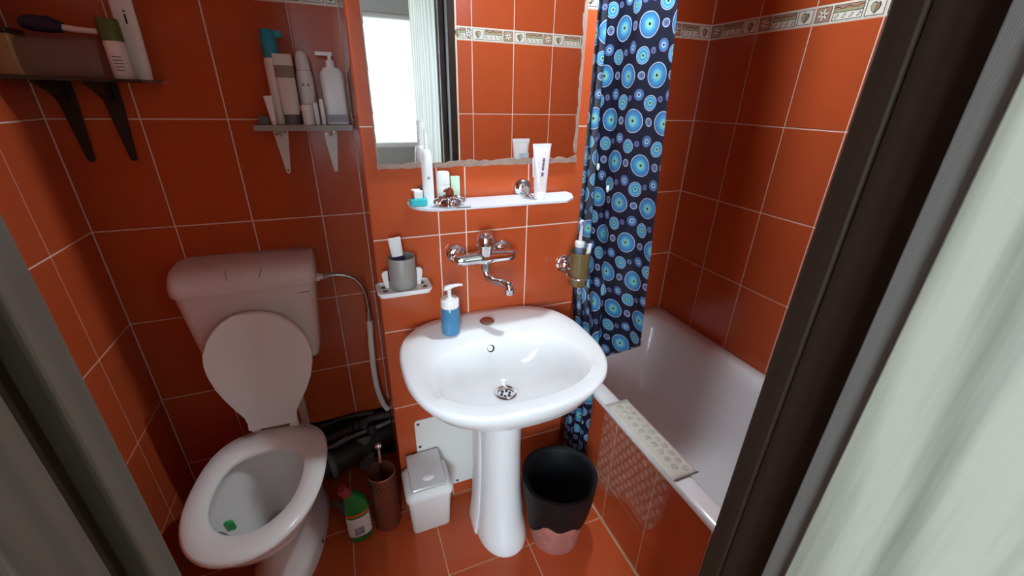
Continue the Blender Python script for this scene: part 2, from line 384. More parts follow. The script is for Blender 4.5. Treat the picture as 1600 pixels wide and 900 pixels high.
# back wall, with a rough hole for the pipes low down on its right
NX0, NX1, NZ = 0.425, 0.738, 0.235
g = G(); g.box(-.1, NX0, TT, .14, 0, ZC); g.box(NX0, NX1, TT, .14, NZ, ZC); g.box(NX1, W + .1, TT, .14, 0, ZC)
wb = struct(g.build('wall_back', 'grout'))
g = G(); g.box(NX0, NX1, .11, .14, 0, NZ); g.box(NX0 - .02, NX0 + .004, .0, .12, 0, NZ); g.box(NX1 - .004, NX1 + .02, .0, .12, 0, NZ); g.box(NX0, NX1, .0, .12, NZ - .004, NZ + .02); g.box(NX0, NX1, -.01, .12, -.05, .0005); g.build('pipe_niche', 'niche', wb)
js = [0, .196, .400, .604, .738]
tile_wall(wb, cols_of(js), lambda s, z: (s, 0, z), (0, 0, 0), skip=lambda s, z: s > NX0 + .02 and z < .4)
for (a, b) in ((.425, .604), (.604, .738)):
    inst('tile', tile_mesh(b - a, .497 - NZ), ((a + b) / 2, 0, (.497 + NZ) / 2), wb)
js = [BX1, 1.515, 1.719, 1.923, W]
tile_wall(wb, cols_of(js), lambda s, z: (s, 0, z), (0, 0, 0), rows=[r for r in ROWS if r[1] > .45])
# left wall
wl = struct(G().box(-.1, -TT, DOOR_Y - .10, .1, 0, ZC).build('wall_left', 'grout'))
tile_wall(wl, cols_of([0, .207, .411, .615, .819, 1.023, 1.20]), lambda s, z: (0, -s, z), (0, 0, PI / 2))
# right wall
wr = struct(G().box(W + TT, W + .1, DOOR_Y - .10, .1, 0, ZC).build('wall_right', 'grout'))
tile_wall(wr, cols_of([0, .217, .420, .624, .828, 1.032, 1.20]), lambda s, z: (W, -s, z), (0, 0, -PI / 2), rows=[r for r in ROWS if r[1] > .45])
# the boxed-out wall behind the washbasin
ws = struct(G().box(BX0 + TT, BX1 - TT, BY + TT, TT, 0, ZC).build('wall_sink', 'grout'))
tile_wall(ws, cols_of([BX0, .928, 1.010, 1.210, BX1]), lambda s, z: (s, BY, z), (0, 0, 0))
tile_wall(ws, cols_of([0, .12, .323]), lambda s, z: (BX0, -s, z), (0, 0, -PI / 2))
tile_wall(ws, cols_of([0, .12, .323]), lambda s, z: (BX1, -s, z), (0, 0, PI / 2))
# wall with the door (seen in the mirror)
DX0, DX1, DZ = 0.508, 1.19, 2.06; WT = 0.10
g = G(); y0, y1 = DOOR_Y - WT, DOOR_Y - TT
g.box(-.1, DX0 - .03, y0, y1, 0, ZC); g.box(DX1 + .03, W + .1, y0, y1, 0, ZC); g.box(DX0 - .03, DX1 + .03, y0, y1, DZ + .03, ZC)
wf = struct(g.build('wall_front', 'grout'))
tile_wall(wf, cols_of([1.23, 1.30, 1.50, 1.70, 1.90, W]), lambda s, z: (s, DOOR_Y, z), (0, 0, PI))
tile_wall(wf, cols_of([0, .2, .4, .468]), lambda s, z: (s, DOOR_Y, z), (0, 0, PI))
struct(G().box(-.1, W + .1, DOOR_Y - .10, .14, ZC, ZC + .1).build('ceiling', 'bath_ceiling'))

# door frame
def jamb(name, side):
    t = bpy.data.objects.new(name, None); COL.objects.link(t); struct(t)
    s = 1 if side == 'r' else -1
    x = DX1 if side == 'r' else DX0
    bx = lambda d0, d1, y0, y1, nm, m, bv=.002: G().box(min(x + s * d0, x + s * d1), max(x + s * d0, x + s * d1), y0, y1, 0, DZ + (.03 if side else 0)).build(nm, m, t, bevel=bv)
    if side == 'r':
        bx(0, .032, -1.224, -1.192, 'stop', 'frame_brown', .003)
        bx(.004, .032, -1.2865, -1.2245, 'lining', 'frame_brown', .002)
    else:
        bx(0, .032, -1.222, -1.192, 'stop', 'frame_grey', .003)
        bx(.012, .032, -1.252, -1.222, 'shade_strip', 'frame_brown', .002)  # strip coloured dark to stand in for shade between the frame steps
        bx(-.002, .032, -1.300, -1.253, 'lining', 'frame_grey', .003)
        bx(.006, .05, -1.335, -1.302, 'casing', 'frame_brown', .004)
    return t
trim_r = jamb('trim_1', 'r'); trim_l = jamb('trim_2', 'l')
t3 = struct(G().box(DX0 - .03, DX1 + .03, -1.30, -1.192, DZ, DZ + .03).build('trim_3', 'frame_brown', bevel=.003))
# door leaf, opened outwards into the hall
door = bpy.data.objects.new('door_1', None); COL.objects.link(door); struct(door)
G().box(1.172, 1.208, -1.3165, -1.2885, .005, 2.05).build('edge_band', 'door_edge', door, bevel=.002)
G().box(1.164, 1.210, -1.97, -1.3165, .005, 2.05).build('leaf', 'door_pale', door, bevel=.002)

# ------------------------------------------------------------------ hall behind the camera
HX0, HX1, HY = -1.6, 3.2, -3.0
struct(G().box(HX0, HX1, HY, DOOR_Y, -.1, -.004).build('floor_hall', 'hall_floor'))
struct(G().box(HX0, HX1, HY, DOOR_Y - .10, 2.6, 2.7).build('ceiling_hall', 'ceiling'))
struct(G().box(HX0 - .1, HX0, HY, DOOR_Y, 0, 2.6).build('wall_hall_left', 'hall_wall'))
struct(G().box(HX1, HX1 + .1, HY, DOOR_Y, 0, 2.6).build('wall_hall_right', 'hall_wall'))
g = G(); g.box(HX0, -.1, DOOR_Y - .1, DOOR_Y, 0, 2.6); g.box(W + .1, HX1, DOOR_Y - .1, DOOR_Y, 0, 2.6); g.box(-.1, W + .1, DOOR_Y - .1, DOOR_Y, ZC + .1, 2.6)
struct(g.build('wall_hall_front', 'hall_wall'))
WINS = [(-.45, .42, .85, 2.15, FILL_WIN_LEFT), (.90, 1.50, 1.06, 2.04, WIN_RIGHT)]  # first window is added to light the sink wall; second shows in the mirror
g = G(); y0, y1 = HY - .12, HY
xs = [HX0, WINS[0][0], WINS[0][1], WINS[1][0], WINS[1][1], HX1]
g.box(xs[0], xs[1], y0, y1, 0, 2.6); g.box(xs[2], xs[3], y0, y1, 0, 2.6); g.box(xs[4], xs[5], y0, y1, 0, 2.6)
for (a, b, c, d, s) in WINS: g.box(a, b, y0, y1, 0, c); g.box(a, b, y0, y1, d, 2.6)
struct(g.build('wall_hall_back', 'hall_wall'))
for i, (a, b, c, d, s) in enumerate(WINS):
    t = bpy.data.objects.new('window_%d' % (i + 1), None); COL.objects.link(t); struct(t)
    m = mat('pane_light_%d' % i, (0, 0, 0), 1.0, emit=(0.74, 0.90, 1.0), estr=s)
    G().box(a, b, y0 + .02, y0 + .03, c, d).build('pane', 'pane_light_%d' % i, t)
    g = G(); f = .035
    g.box(a, a + f, y0 + .03, y0 + .08, c, d); g.box(b - f, b, y0 + .03, y0 + .08, c, d); g.box(a + f, b - f, y0 + .03, y0 + .08, c, c + f); g.box(a + f, b - f, y0 + .03, y0 + .08, d - f, d)
    g.build('window_frame', 'white_plastic', t, bevel=.004)
# added ceiling globe, an unseen fill light for the hall
hl = thing('hall_fill_lamp', 'added round white ceiling lamp, unseen fill light in the hall outside the door', 'lamp', (2.0, -2.3, 2.55))
G().lathe([(.10, .05), (.11, .03), (.11, .0)], 24).build('base', 'white_plastic', hl, smooth=True)
mat('hall_fill_globe', (.9, .9, .9), .4, emit=(1, .95, .88), estr=HALL_FILL_W)
G().lathe([(.105, 0), (.13, -.05), (.11, -.11), (.05, -.14), (.002, -.145)], 24, cap0=False).build('globe', 'hall_fill_globe', hl, smooth=True)
# lamp on the wall above the mirror
bl = thing('wall_lamp', 'dark shaded wall lamp with a round bulb above the mirror right corner', 'lamp', (1.365, BY, 2.13))
G().lathe([(.045, 0), (.045, .012), (.030, .022), (.022, .030)], 24, M=Matrix.Rotation(PI / 2, 4, 'X')).build('base', 'white_plastic', bl, smooth=40)
mat('lamp_globe', (.9, .9, .9), .4, emit=(.80, .94, 1.0), estr=LAMP_W * 26)
g = G(); g.sphere((0, -.172, -.028), .034, 20); g.build('bulb', 'lamp_globe', bl, smooth=60)
g = G(); g.lathe([(.070, -.030), (.066, .0), (.050, .026), (.020, .038), (.001, .039), (.001, .036), (.019, .035), (.047, .024), (.063, -.001), (.067, -.030)], 32, M=Matrix.Translation((0, -.172, 0))); g.build('shade', 'dark_grey', bl, smooth=50)  # shade added to keep the lamp's light off the ceiling
g = G(); g.tube([(0, -.02, .0), (0, -.06, .035), (0, -.12, .052), (0, -.165, .042)], .007, 8); g.build('arm', 'chrome', bl, smooth=60)

# ------------------------------------------------------------------ bathtub
TX0, TX1, TY0, TY1, TZ = 1.432, W - .004, DOOR_Y + .006, -.004, .501
tub = thing('bathtub', 'white enamel bathtub with an orange tiled apron along the right wall', 'bathtub', (TX0, TY0, 0))
def T(r): return [(p[0] - TX0, p[1] - TY0, p[2]) for p in r]
g = G()
rw = .052
ins = [(0, TZ - .022, .012), (0, TZ - .004, .014), (.004, TZ, .016), (rw, TZ, .09), (rw + .012, TZ - .006, .10), (rw + .03, TZ - .05, .11), (rw + .06, TZ - .25, .13), (rw + .085, TZ - .34, .14), (rw + .13, TZ - .375, .13), (rw + .2, TZ - .385, .07)]
g.loft([T(rrect(TX0 + i, TX1 - i, TY0 + i, TY1 - i, r, z, 7)) for i, z, r in ins], cap0=False)
g.build('tub_shell', 'enamel', tub, smooth=60)
ap = G().box(.004 + TT, .05, 0, TY1 - TY0, 0, TZ - .008).build('apron', 'grout_floor', tub)
for (a, b) in cols_of([-1.19, -1.041, -.835, -.630, -.426, -.323, -.215, -.01]):
    for (z0, z1) in ((0, .185), (.185, .488)):
        inst('apron_tile', tile_mesh(abs(b - a), z1 - z0), (.004, (a + b) / 2 - TY0, (z0 + z1) / 2), ap, (0, 0, -PI / 2))
# bubbled clear plastic sheet draped over the rim
ps = thing('plastic_sheet', 'clear bubbled plastic sheet draped over the bathtub rim and apron', 'plastic sheet', (TX0, -.73, TZ))
def sheet_pt(u, s):   # u along -y 0..1, s down the sheet
    y = .165 - u * .335
    if s < .085: return (.082 - s, y, .0045)
    return (-.0055, y, .0045 - (s - .085))
def sheet_len(u): return .085 + .36 - .12 * u + .02 * math.sin(9 * u) - (.10 * max(0, (u - .82) / .18) ** 2)
def sheet(s0, s1, nm, m):
    vs, fs = [], []; n, k = 16, 10
    for i in range(n + 1):
        u = i / n
        for j in range(k + 1):
            e = min(s1, sheet_len(u)) if s1 > .1 else s1
            vs.append(sheet_pt(u, s0 + (e - s0) * j / k))
    for i in range(n):
        for j in range(k):
            a = i * (k + 1) + j; fs.append((a, a + 1, a + k + 2, a + k + 1))
    o = G().add(vs, fs).build(nm, m, ps, smooth=60)
    sm = o.modifiers.new('thick', 'SOLIDIFY'); sm.thickness = .0012; sm.offset = 1
    return o
sheet(0, .085, 'rim_flap', 'sheet_rim'); sheet(.0855, 1, 'apron_flap', 'sheet_clear')
G().box(.002, .0855, -.174, -.1705, .003, .0065).build('edge_strip', 'grey_cap', ps)
gb = G(); st = .031
for i in range(11):
    for j in range(16):
        u = (i + .5 + (.5 if j % 2 else 0)) / 11.2; s = .022 + j * .0275
        if u > .97 or s > sheet_len(u) - .015 or abs(s - .085) < .012: continue
        p = sheet_pt(u, s); top = s < .085
        M = Matrix.Translation(p) @ (Matrix() if top else Matrix.Rotation(-PI / 2, 4, 'Y'))
        gb.mat(0 if top else 1).lathe([(.0115, 0), (.0105, .0022), (.007, .0042), (.001, .005)], 9, M=M, cap0=False)
o = gb.build('bumps', ['rim_bump', 'sheet_bump'], ps, smooth=60); o['kind'] = 'stuff'

# ------------------------------------------------------------------ shower curtain
cu = thing('shower_curtain', 'navy shower curtain printed with blue and green ringed circles', 'curtain', (1.50, -.30, 0))
NU, NV = 110, 60
vs, fs, uvs = [], [], []
ZT = 2.20
def curtain_pt(u, z):
    """u = 0 hidden far folds .. 1 near edge"""
    d = max(0, min(1, (ZT - z) / 1.5)); low = max(0, min(1, (1.15 - z) / 0.9))
    if u < .34:                                   # tight folds by the boxed wall
        t = u / .34; x = 1.452 + .016 * math.sin(t * 2 * PI * 2.5) + .004 * t; y = -.215 - .075 * t - .04 * d * t
    else:                                         # the spread panel
        t = (u - .34) / .66
        x = 1.456 + .058 * t + .006 * math.sin(t * 2 * PI * 1.5 + .6 * math.sin(2.5 * z)) + .0015 * math.sin(t * 23 + z * 3)
        y = -.28 - .04 * d - (.180 + .095 * d) * t
    k = max(0, min(1, (.58 - u) / .08)) ** .5 * max(0, min(1, (1.05 - z) / .50))
    k = k * k * (3 - 2 * k)
    xo = 1.4165 + .009 * math.sin(u * 40); yo = -.335 - .30 * u
    return x + (xo - x) * k, y + (yo - y) * k
arc = [0.0]
for i in range(NU):
    p0 = curtain_pt(i / NU, 1.4); p1 = curtain_pt((i + 1) / NU, 1.4); arc.append(arc[-1] + math.dist(p0, p1))
for i in range(NU + 1):
    u = i / NU
    hem = .08 if u < .50 else (.08 + (.585 - .08) * min(1, (u - .50) / .03))
    if u > .56: hem = .585 + .16 * (u - .56) / .44
    for j in range(NV + 1):
        v = j / NV; z = ZT + (hem - ZT) * v
        xx, yy = curtain_pt(u, z)
        vs.append((xx - 1.50, yy + .30, z)); uvs.append((arc[i] * 1.05, z))
for i in range(NU):
    for j in range(NV):
        a = i * (NV + 1) + j; fs.append((a, a + 1, a + NV + 2, a + NV + 1))
o = G().add(vs, fs).build('curtain_cloth', 'curtain', cu, smooth=80)
ul = o.data.uv_layers.new(name='UVMap')
for lp in o.data.loops: ul.data[lp.index].uv = uvs[lp.vertex_index]
md = o.modifiers.new('thick', 'SOLIDIFY'); md.thickness = .0012
# a folded-back hem drawn as alternating pale blue and black beads
g = G(); path = []
for q in range(26):
    t = q / 25; path.append((1.452 - 1.50 + .055 * t + .004 * math.sin(q), -.275 - .20 * t + .30, 1.325 - .26 * t))
for q in range(9): g.mat(q % 2).sphere(path[int(q * 2.9)], .006, 8, sz=2.0)
g.build('hem_edge', ['tube_blue', 'black'], cu, smooth=60)
rod = thing('curtain_rod', 'chrome shower curtain rod above the bathtub edge', 'rod', (1.48, -.6, 2.235))
G().tube([(0, -.597, 0), (0, .597, 0)], .011, 12).build('tube', 'chrome', rod, smooth=60)
for i in range(8):
    y = .38 - i * .036; n = 14
    G().tube([(.017 * math.cos(2 * PI * k / n), y, -.012 + .022 * math.sin(2 * PI * k / n)) for k in range(n + 1)], .0022, 6).build('ring', 'white_plastic', rod, smooth=60)

# ------------------------------------------------------------------ washbasin and pedestal
CX = 1.041
bs = thing('washbasin', 'white ceramic washbasin fixed to the orange tiled wall', 'washbasin', (CX, BY, .66))
def S(r): return [(p[0] - CX, p[1] - BY, p[2] - .66) for p in r]
def bring(a, bf, bb, cy, z, e, ef=None, tilt=0.0):
    r = sring(CX, cy, a, bf, bb, z, e, 64, ef)
    return S([(x, min(y, BY - .001), zz + tilt * (y - cy)) for x, y, zz in r])
g = G(); oy = -.565
rings = [bring(.085, .10, .12, -.47, .655, 2.4), bring(.13, .14, .13, -.48, .665, 2.3), bring(.215, .215, .20, -.535, .715, 2.3), bring(.257, .243, .238, oy, .755, 2.6, 2.35), bring(.276, .254, .242, oy, .785, 2.8, 2.45),
         bring(.283, .262, .2415, oy, .806, 2.9, 2.5), bring(.281, .260, .241, oy, .8165, 2.9, 2.5, .012), bring(.274, .252, .238, oy, .8205, 2.9, 2.5, .02), bring(.249, .222, .215, oy, .8195, 2.8, 2.4, .02),
         bring(.222, .164, .158, -.640, .8135, 2.4, 2.1, .01), bring(.212, .154, .150, -.640, .805, 2.4, 2.1), bring(.198, .142, .140, -.638, .778, 2.4, 2.1), bring(.170, .120, .125, -.628, .735, 2.3, 2.1), bring(.120, .085, .095, -.612, .705, 2.2), bring(.060, .045, .05, -.600, .692, 2.0), bring(.032, .032, .032, -.594, .688, 2.0), bring(.0225, .0225, .0225, -.592, .680, 2.0)]
g.loft(rings, True, True)
g.build('basin', 'ceramic', bs, smooth=75)
def at(o, x, y, z): return (x - o.location.x, y - o.location.y, z - o.location.z)
dr = G(); M = Matrix.Translation(at(bs, CX, -.592, .682))
dr.lathe([(.031, .0065), (.033, .0085), (.030, .0105), (.024, .0085), (.022, .002), (.001, .001)], 28, M=M, cap0=False)
d_ = dr.build('drain', 'chrome', bs, smooth=60)
g = G()
for q in range(6):
    an = q * PI / 3; c = (at(bs, CX, -.592, .6838))
    g.lathe([(.0042, 0), (.0042, .0012)], 10, M=Matrix.Translation((c[0] + .0125 * math.cos(an), c[1] + .0125 * math.sin(an), c[2])))
g.build('drain_hole', 'black', d_)
g = G(); g.lathe([(.0225, 0), (.0235, .002), (.021, .0045), (.001, .0055)], 28, M=Matrix.Translation(at(bs, 1.048, -.402, .8225)))
o = g.build('tap_hole_cap', 'plug_bronze', bs, smooth=60); o['label'] = 'brown metal cap over the tap hole'
g = G(); Mo = Matrix.Translation(at(bs, 1.028, -.4965, .784)) @ Matrix.Rotation(math.radians(68), 4, 'X')
g.lathe([(.0115, -.003), (.0115, .0012), (.009, .0016), (.001, .0016)], 20, M=Mo)
g.build('overflow_hole', 'black', bs, smooth=60)
g = G(); g.lathe([(.0085, .0016), (.0085, .003), (.001, .0035)], 18, M=Mo @ Matrix.Translation((-.0025, .0015, 0)))
g.build('overflow_trim', 'white_plastic', bs, smooth=60)
pd = thing('sink_pedestal', 'white ceramic pedestal under the washbasin', 'pedestal', (1.058, -.512, 0))
g = G()
prof = [(0, .090, .128, .08, 0), (.015, .092, .130, .08, 0), (.05, .088, .120, .08, 0), (.12, .078, .102, .08, .005), (.25, .071, .090, .08, .008), (.42, .068, .086, .08, .012), (.56, .070, .090, .08, .012), (.654, .076, .098, .08, .012)]
g.loft([sring(0, .0 + oy_, a, bf, bb, z, 3.2, 48, 2.1) for z, a, bf, bb, oy_ in prof])
g.build('column', 'ceramic', pd, smooth=60)
for s in (-1, 1):
    g = G(); pts = []
    g.loft([[(s * (a * 1.0 + .002), -.012 + oy_, z), (s * (a * 1.0 + .009), .0 + oy_, z), (s * (a + .006), .075 + oy_, z), (s * (a - .012), .075 + oy_, z)] for z, a, bf, bb, oy_ in prof])
    g.build('side_flange', 'ceramic', pd, bevel=.004)

# ------------------------------------------------------------------ wall mixer tap
tp = thing('mixer_tap', 'chrome wall mixer tap above the washbasin', 'tap', (1.046, BY, 1.036))
RX = Matrix.Rotation(PI / 2, 4, 'X')     # lathe axis towards -y
for s, nm in ((-1, 'l'), (1, 'r')):
    g = G(); g.lathe([(.032, .0), (.032, .004), (.029, .014), (.021, .022), (.017, .024)], 28, M=Matrix.Translation((s * .075, 0, 0)) @ RX); g.build('escutcheon', 'chrome', tp, smooth=45)
    g = G(); g.lathe([(.0135, .02), (.0135, .050)], 6, M=Matrix.Translation((s * .075, 0, 0)) @ RX); g.lathe([(.0165, .038), (.0165, .056)], 6, M=Matrix.Translation((s * .075, 0, 0)) @ RX); g.build('nut', 'chrome', tp)
g = G(); g.tube([(-.092, -.070, -.002), (-.088, -.070, 0), (-.06, -.070, 0), (-.028, -.072, .002), (0, -.073, .003), (.028, -.072, .002), (.06, -.070, 0), (.088, -.070, 0), (.092, -.070, -.002)], [.013, .0175, .019, .0205, .0225, .0205, .019, .0175, .013], 20); g.build('body', 'chrome', tp, smooth=60)
g = G(); g.lathe([(.022, .0), (.0225, .034), (.0255, .038), (.0268, .043), (.0268, .060), (.0245, .064), (.0245, .068), (.0215, .070), (.0175, .079), (.010, .082), (.001, .082)], 28, M=Matrix.Translation((0, -.072, 0))); ct = g.build('cartridge', 'chrome', tp, smooth=40)
g = G(); g.lathe([(.0125, -.040), (.0135, -.030), (.0135, -.012)], 10, M=Matrix.Translation((0, -.073, 0))); g.build('spout_nut', 'steel', tp)
g = G(); g.tube([(0, -.073, -.03), (.001, -.075, -.050), (.006, -.082, -.060), (.018, -.098, -.066), (.030, -.118, -.064), (.040, -.136, -.062), (.046, -.146, -.066), (.048, -.150, -.076)], [.0105, .0112, .0118, .0118, .012, .0128, .0135, .0138], 14); sp = g.build('spout', 'chrome', tp, smooth=60)
g = G(); g.lathe([(.0142, 0), (.0142, -.016), (.0115, -.018), (.0001, -.016)], 18, M=Matrix.Translation((.048, -.150, -.074))); g.build('aerator', 'chrome', sp, smooth=45)

# ------------------------------------------------------------------ soap dispenser on the basin
sd = thing('soap_dispenser', 'clear pump bottle of blue liquid soap on the washbasin rim', 'soap dispenser', (.925, -.428, .8235))
g = G(); g.lathe([(.025, 0), (.0275, .003), (.0275, .012), (.0272, .078), (.024, .086)], 28, cap1=True); g.build('liquid', 'soap_blue', sd, smooth=50)
g = G(); g.lathe([(.0265, .0), (.029, .003), (.029, .08), (.0265, .090), (.024, .092)], 28, cap1=False); g.build('bottle', 'soap_clear', sd, smooth=50)
g = G(); g.lathe([(.0262, .088), (.0268, .090), (.0268, .111), (.0245, .114), (.011, .115), (.010, .119), (.001, .119)], 28); g.build('collar', 'white_plastic', sd, smooth=40)
g = G(); g.lathe([(.0058, .117), (.0058, .143)], 14)
g.loft([[(x, yy * w_ , z + zz * h_) for yy, zz in ((1, 0), (.7, .8), (0, 1), (-.7, .8), (-1, 0), (-.7, -.7), (0, -.9), (.7, -.7))] for x, z, w_, h_ in ((-.016, .143, .004, .003), (-.013, .147, .0095, .007), (-.002, .149, .0105, .008), (.012, .152, .008, .0055), (.028, .153, .006, .004), (.039, .151, .005, .0035))])
g.build('pump_head', 'white_plastic', sd, smooth=60)

# ------------------------------------------------------------------ soap tray with grey mug
tr = thing('soap_tray', 'white plastic soap tray screwed to the wall under the mug', 'tray', (.806, BY, .953))
g = G(); g.loft([rrect(-.070, .070, -.082, -.001, .012, 0), rrect(-.076, .076, -.088, -.001, .014, .012), rrect(-.076, .076, -.088, -.001, .014, .016), rrect(-.071, .071, -.083, -.004, .012, .016), rrect(-.069, .069, -.081, -.006, .012, .011)])
g.build('dish', 'white_plastic', tr, smooth=40)
for s in (-1, 1):
    for q in (0, 1):
        g = G(); g.lathe([(.0075 - .0015 * (s > 0), 0), (.0075 - .0015 * (s > 0), .0008)], 12, M=Matrix.Translation((s * .056 + (.003 if q else 0), -.030 - q * .026, .0112))); g.build('drain_hole', 'dark_grey', tr)
    g = G(); g.prism([(s * .040, .012), (s * .050, .012), (s * .056, .040), (s * .058, .056), (s * .052, .064), (s * .040, .066)], -.040, -.034, 'y'); g.build('mug_clip', 'white_plastic', tr, bevel=.0015)
mg = thing('mug', 'plain grey tumbler on the white soap tray', 'mug', (.806, -.370, .9645))
g = G(); g.lathe([(.030, 0), (.0345, .004), (.0365, .02), (.0375, .095), (.0365, .0965), (.0345, .095), (.033, .01), (.001, .008)], 36); g.build('cup', 'mug_grey', mg, smooth=45)
tb = thing('toothpaste_tube', 'crumpled white tube with purple print standing in the grey mug', 'tube', (.806, -.366, .974))
g = G(); M = Matrix.Rotation(-.10, 4, 'Y')
g.loft([sring(0, 0, a, b_, b_, z, 2.2, 20) for z, a, b_ in ((0, .010, .009), (.02, .012, .010), (.06, .015, .008), (.11, .0165, .004), (.142, .0172, .0012))], M=M); g.build('tube_body', 'white_plastic', tb, smooth=50)
g = G(); g.loft([sring(0, 0, a, b_, b_, z, 2.2, 20) for z, a, b_ in ((.055, .0152, .0088), (.088, .0162, .0066))], False, False, M=M); g.build('print_band', 'brush_purple', tb, smooth=50)

# ------------------------------------------------------------------ glass shelf and what stands on it
SZ = 1.205
sh = thing('glass_shelf', 'frosted glass shelf on chrome holders under the mirror', 'shelf', (1.09, BY, SZ))
poly = [(-.250, -.012), (-.252, -.040)] + [(-.252 + .075 * (1 - math.cos(t)), -.045 - .075 * math.sin(t)) for t in [PI / 2 * k / 6 for k in range(1, 7)]] + [(.188, -.126), (.228, -.092), (.250, -.040), (.246, -.012)]
g = G(); g.prism(poly, -.007, 0); g.build('pane', 'frosted', sh, bevel=.0012)
for x, nm in ((-.200, 0), (.098, 1)):
    g = G(); g.lathe([(.030, 0), (.030, .003), (.027, .010), (.017, .018), (.012, .020), (.012, .030)], 26, M=Matrix.Translation((x, 0, .016)) @ RX); hd = g.build('holder', 'chrome', sh, smooth=40)
    g = G(); g.box(x - .009, x + .009, -.050, -.010, -.012, -.007)
    if nm: g.lathe([(.012, 0), (.013, .003), (.008, .007), (.001, .009)], 16, M=Matrix.Translation((x, -.056, .0002)))
    g.build('clamp', 'chrome', hd, smooth=45)
fb = thing('floss_box', 'small teal dental floss box with a white lid on the glass shelf', 'box', (.861, -.392, SZ))
g = G(); g.loft([rrect(-.023, .023, -.014, .014, .010, z) for z in (.001, .020)]); g.build('case', 'floss_teal', fb, bevel=.004, seg=3)
g = G(); g.box(-.010, .012, -.009, .009, .020, .040); g.box(-.015, .008, .006, .010, .038, .043); g.build('lid', 'white_plastic', fb, bevel=.002)
et = thing('electric_toothbrush', 'white electric toothbrush standing upright on the left of the glass shelf', 'toothbrush', (.893, -.375, SZ))
g = G(); g.lathe([(.014, 0), (.0145, .004), (.0150, .04), (.0148, .09), (.0135, .125), (.0105, .138), (.006, .141)], 24); g.build('handle', 'white_plastic', et, smooth=50)
g = G(); g.lathe([(.006, .139), (.005, .160), (.0032, .195)], 14); g.box(-.005, .005, -.008, .002, .190, .205); g.build('brush_head', 'white_plastic', et, smooth=50)
g = G(); g.lathe([(.004, 0), (.004, .0015)], 12, M=Matrix.Translation((0, -.0145, .07)) @ RX); g.build('button', 'label_grey', et)
wc = thing('cream_jar', 'white capped bottle behind the chrome piece on the glass shelf', 'bottle', (.938, -.358, SZ))
g = G(); g.lathe([(.0165, 0), (.0175, .004), (.0175, .044), (.016, .047)], 24); g.build('jar_body', 'off_white_plastic', wc, smooth=45)
g = G(); g.lathe([(.0170, .047), (.0178, .049), (.0178, .076), (.0155, .080), (.001, .080)], 24); g.build('cap', 'white_plastic', wc, smooth=45)
gx = tag(G().box(-.012, .012, -.006, .006, 0, .066).build('soap_carton', 'pale_green', bevel=.001), 'pale green carton beside the white bottle on the glass shelf', 'box'); gx.location = (.972, -.355, SZ)
ch = thing('chrome_fitting', 'lumpy chrome tap fitting lying on the left half of the glass shelf', 'tap fitting', (.938, -.415, SZ))
g = G(); g.lathe([(.030, .001), (.033, .004), (.030, .012), (.020, .020), (.014, .024)], 26); g.build('base', 'chrome', ch, smooth=40)
for k, (x, y, z, r) in enumerate(((-.033, -.004, .012, .0105), (.036, -.002, .012, .0105), (0, -.028, .011, .010))):
    g = G(); g.tube([(0, 0, .018), (x * .6, y * .6, .020), (x, y, z)], [.009, .0085, r], 12); g.sphere((x, y, z), r, 12); g.build('arm', 'chrome', ch, smooth=60)
g = G(); g.lathe([(.013, .022), (.015, .028), (.014, .040), (.009, .047), (.001, .049)], 8); g.build('knob', 'chrome', ch, smooth=30)
g = G(); g.box(.012, .050, -.037, -.034, .0005, .0025); g.build('shim', 'dark_grey', ch)
tt = thing('toothpaste_tube', 'upright clear-pink tube with dark blue lettering on the right of the shelf', 'tube', (1.211, -.404, SZ))
g = G(); g.loft([sring(0, 0, a, b_, b_, z, 2.2, 28) for z, a, b_ in ((.022, .0175, .0165), (.03, .0185, .0165), (.06, .0205, .0145), (.10, .0235, .0095), (.138, .0270, .003), (.142, .0278, .0014))]); bt = g.build('tube_body', 'tube_pink', tt, smooth=50)
g = G(); g.loft([sring(0, 0, a, b_, b_, z, 2.2, 28) for z, a, b_ in ((.142, .0278, .0014), (.152, .0284, .0011))]); g.build('crimp', 'white_plastic', tt)
g = G(); g.lathe([(.0165, 0), (.0175, .002), (.0172, .021), (.0165, .0225)], 28); g.build('cap', 'white_plastic', tt, smooth=45)
g = G(); g.loft([[(x * .92, -yb - .0006 if sg else yb, z) for x, yb in ((-.012, .010), (.012, .010))] for z, sg in ((.05, 1), (.10, 1))], False, False, closed=False)
Mt = Matrix.Translation((-.002, -.0152, .078)) @ Matrix.Rotation(math.radians(8), 4, 'X') @ Matrix.Rotation(PI / 2, 4, 'X') @ Matrix.Rotation(PI / 2, 4, 'Z')
g = G(); wr_ = random.Random(11)
for q in range(15):      # blurred slanted lettering, unreadable in the photograph
    if q == 7: continue
    x_ = -.036 + q * .005; hh = .0042 if q < 7 else .0030 + .001 * (q % 2)
    g.prism([(x_, -hh), (x_ + .0032, -hh), (x_ + .0044, hh), (x_ + .0012, hh)], 0, .0004)
    if q % 3: g.prism([(x_, -hh * .2), (x_ + .005, -hh * .2), (x_ + .005, hh * .15), (x_, hh * .15)], 0, .0004)
o = g.build('lettering', 'ink_purple', bt); o.matrix_local = Mt; o['kind'] = 'stuff'
g = G(); g.box(-.0165, .0165, .0108, .0114, .06, .115, Matrix.Rotation(-.12, 4, 'X')); g.build('back_label', 'tube_blue', bt)

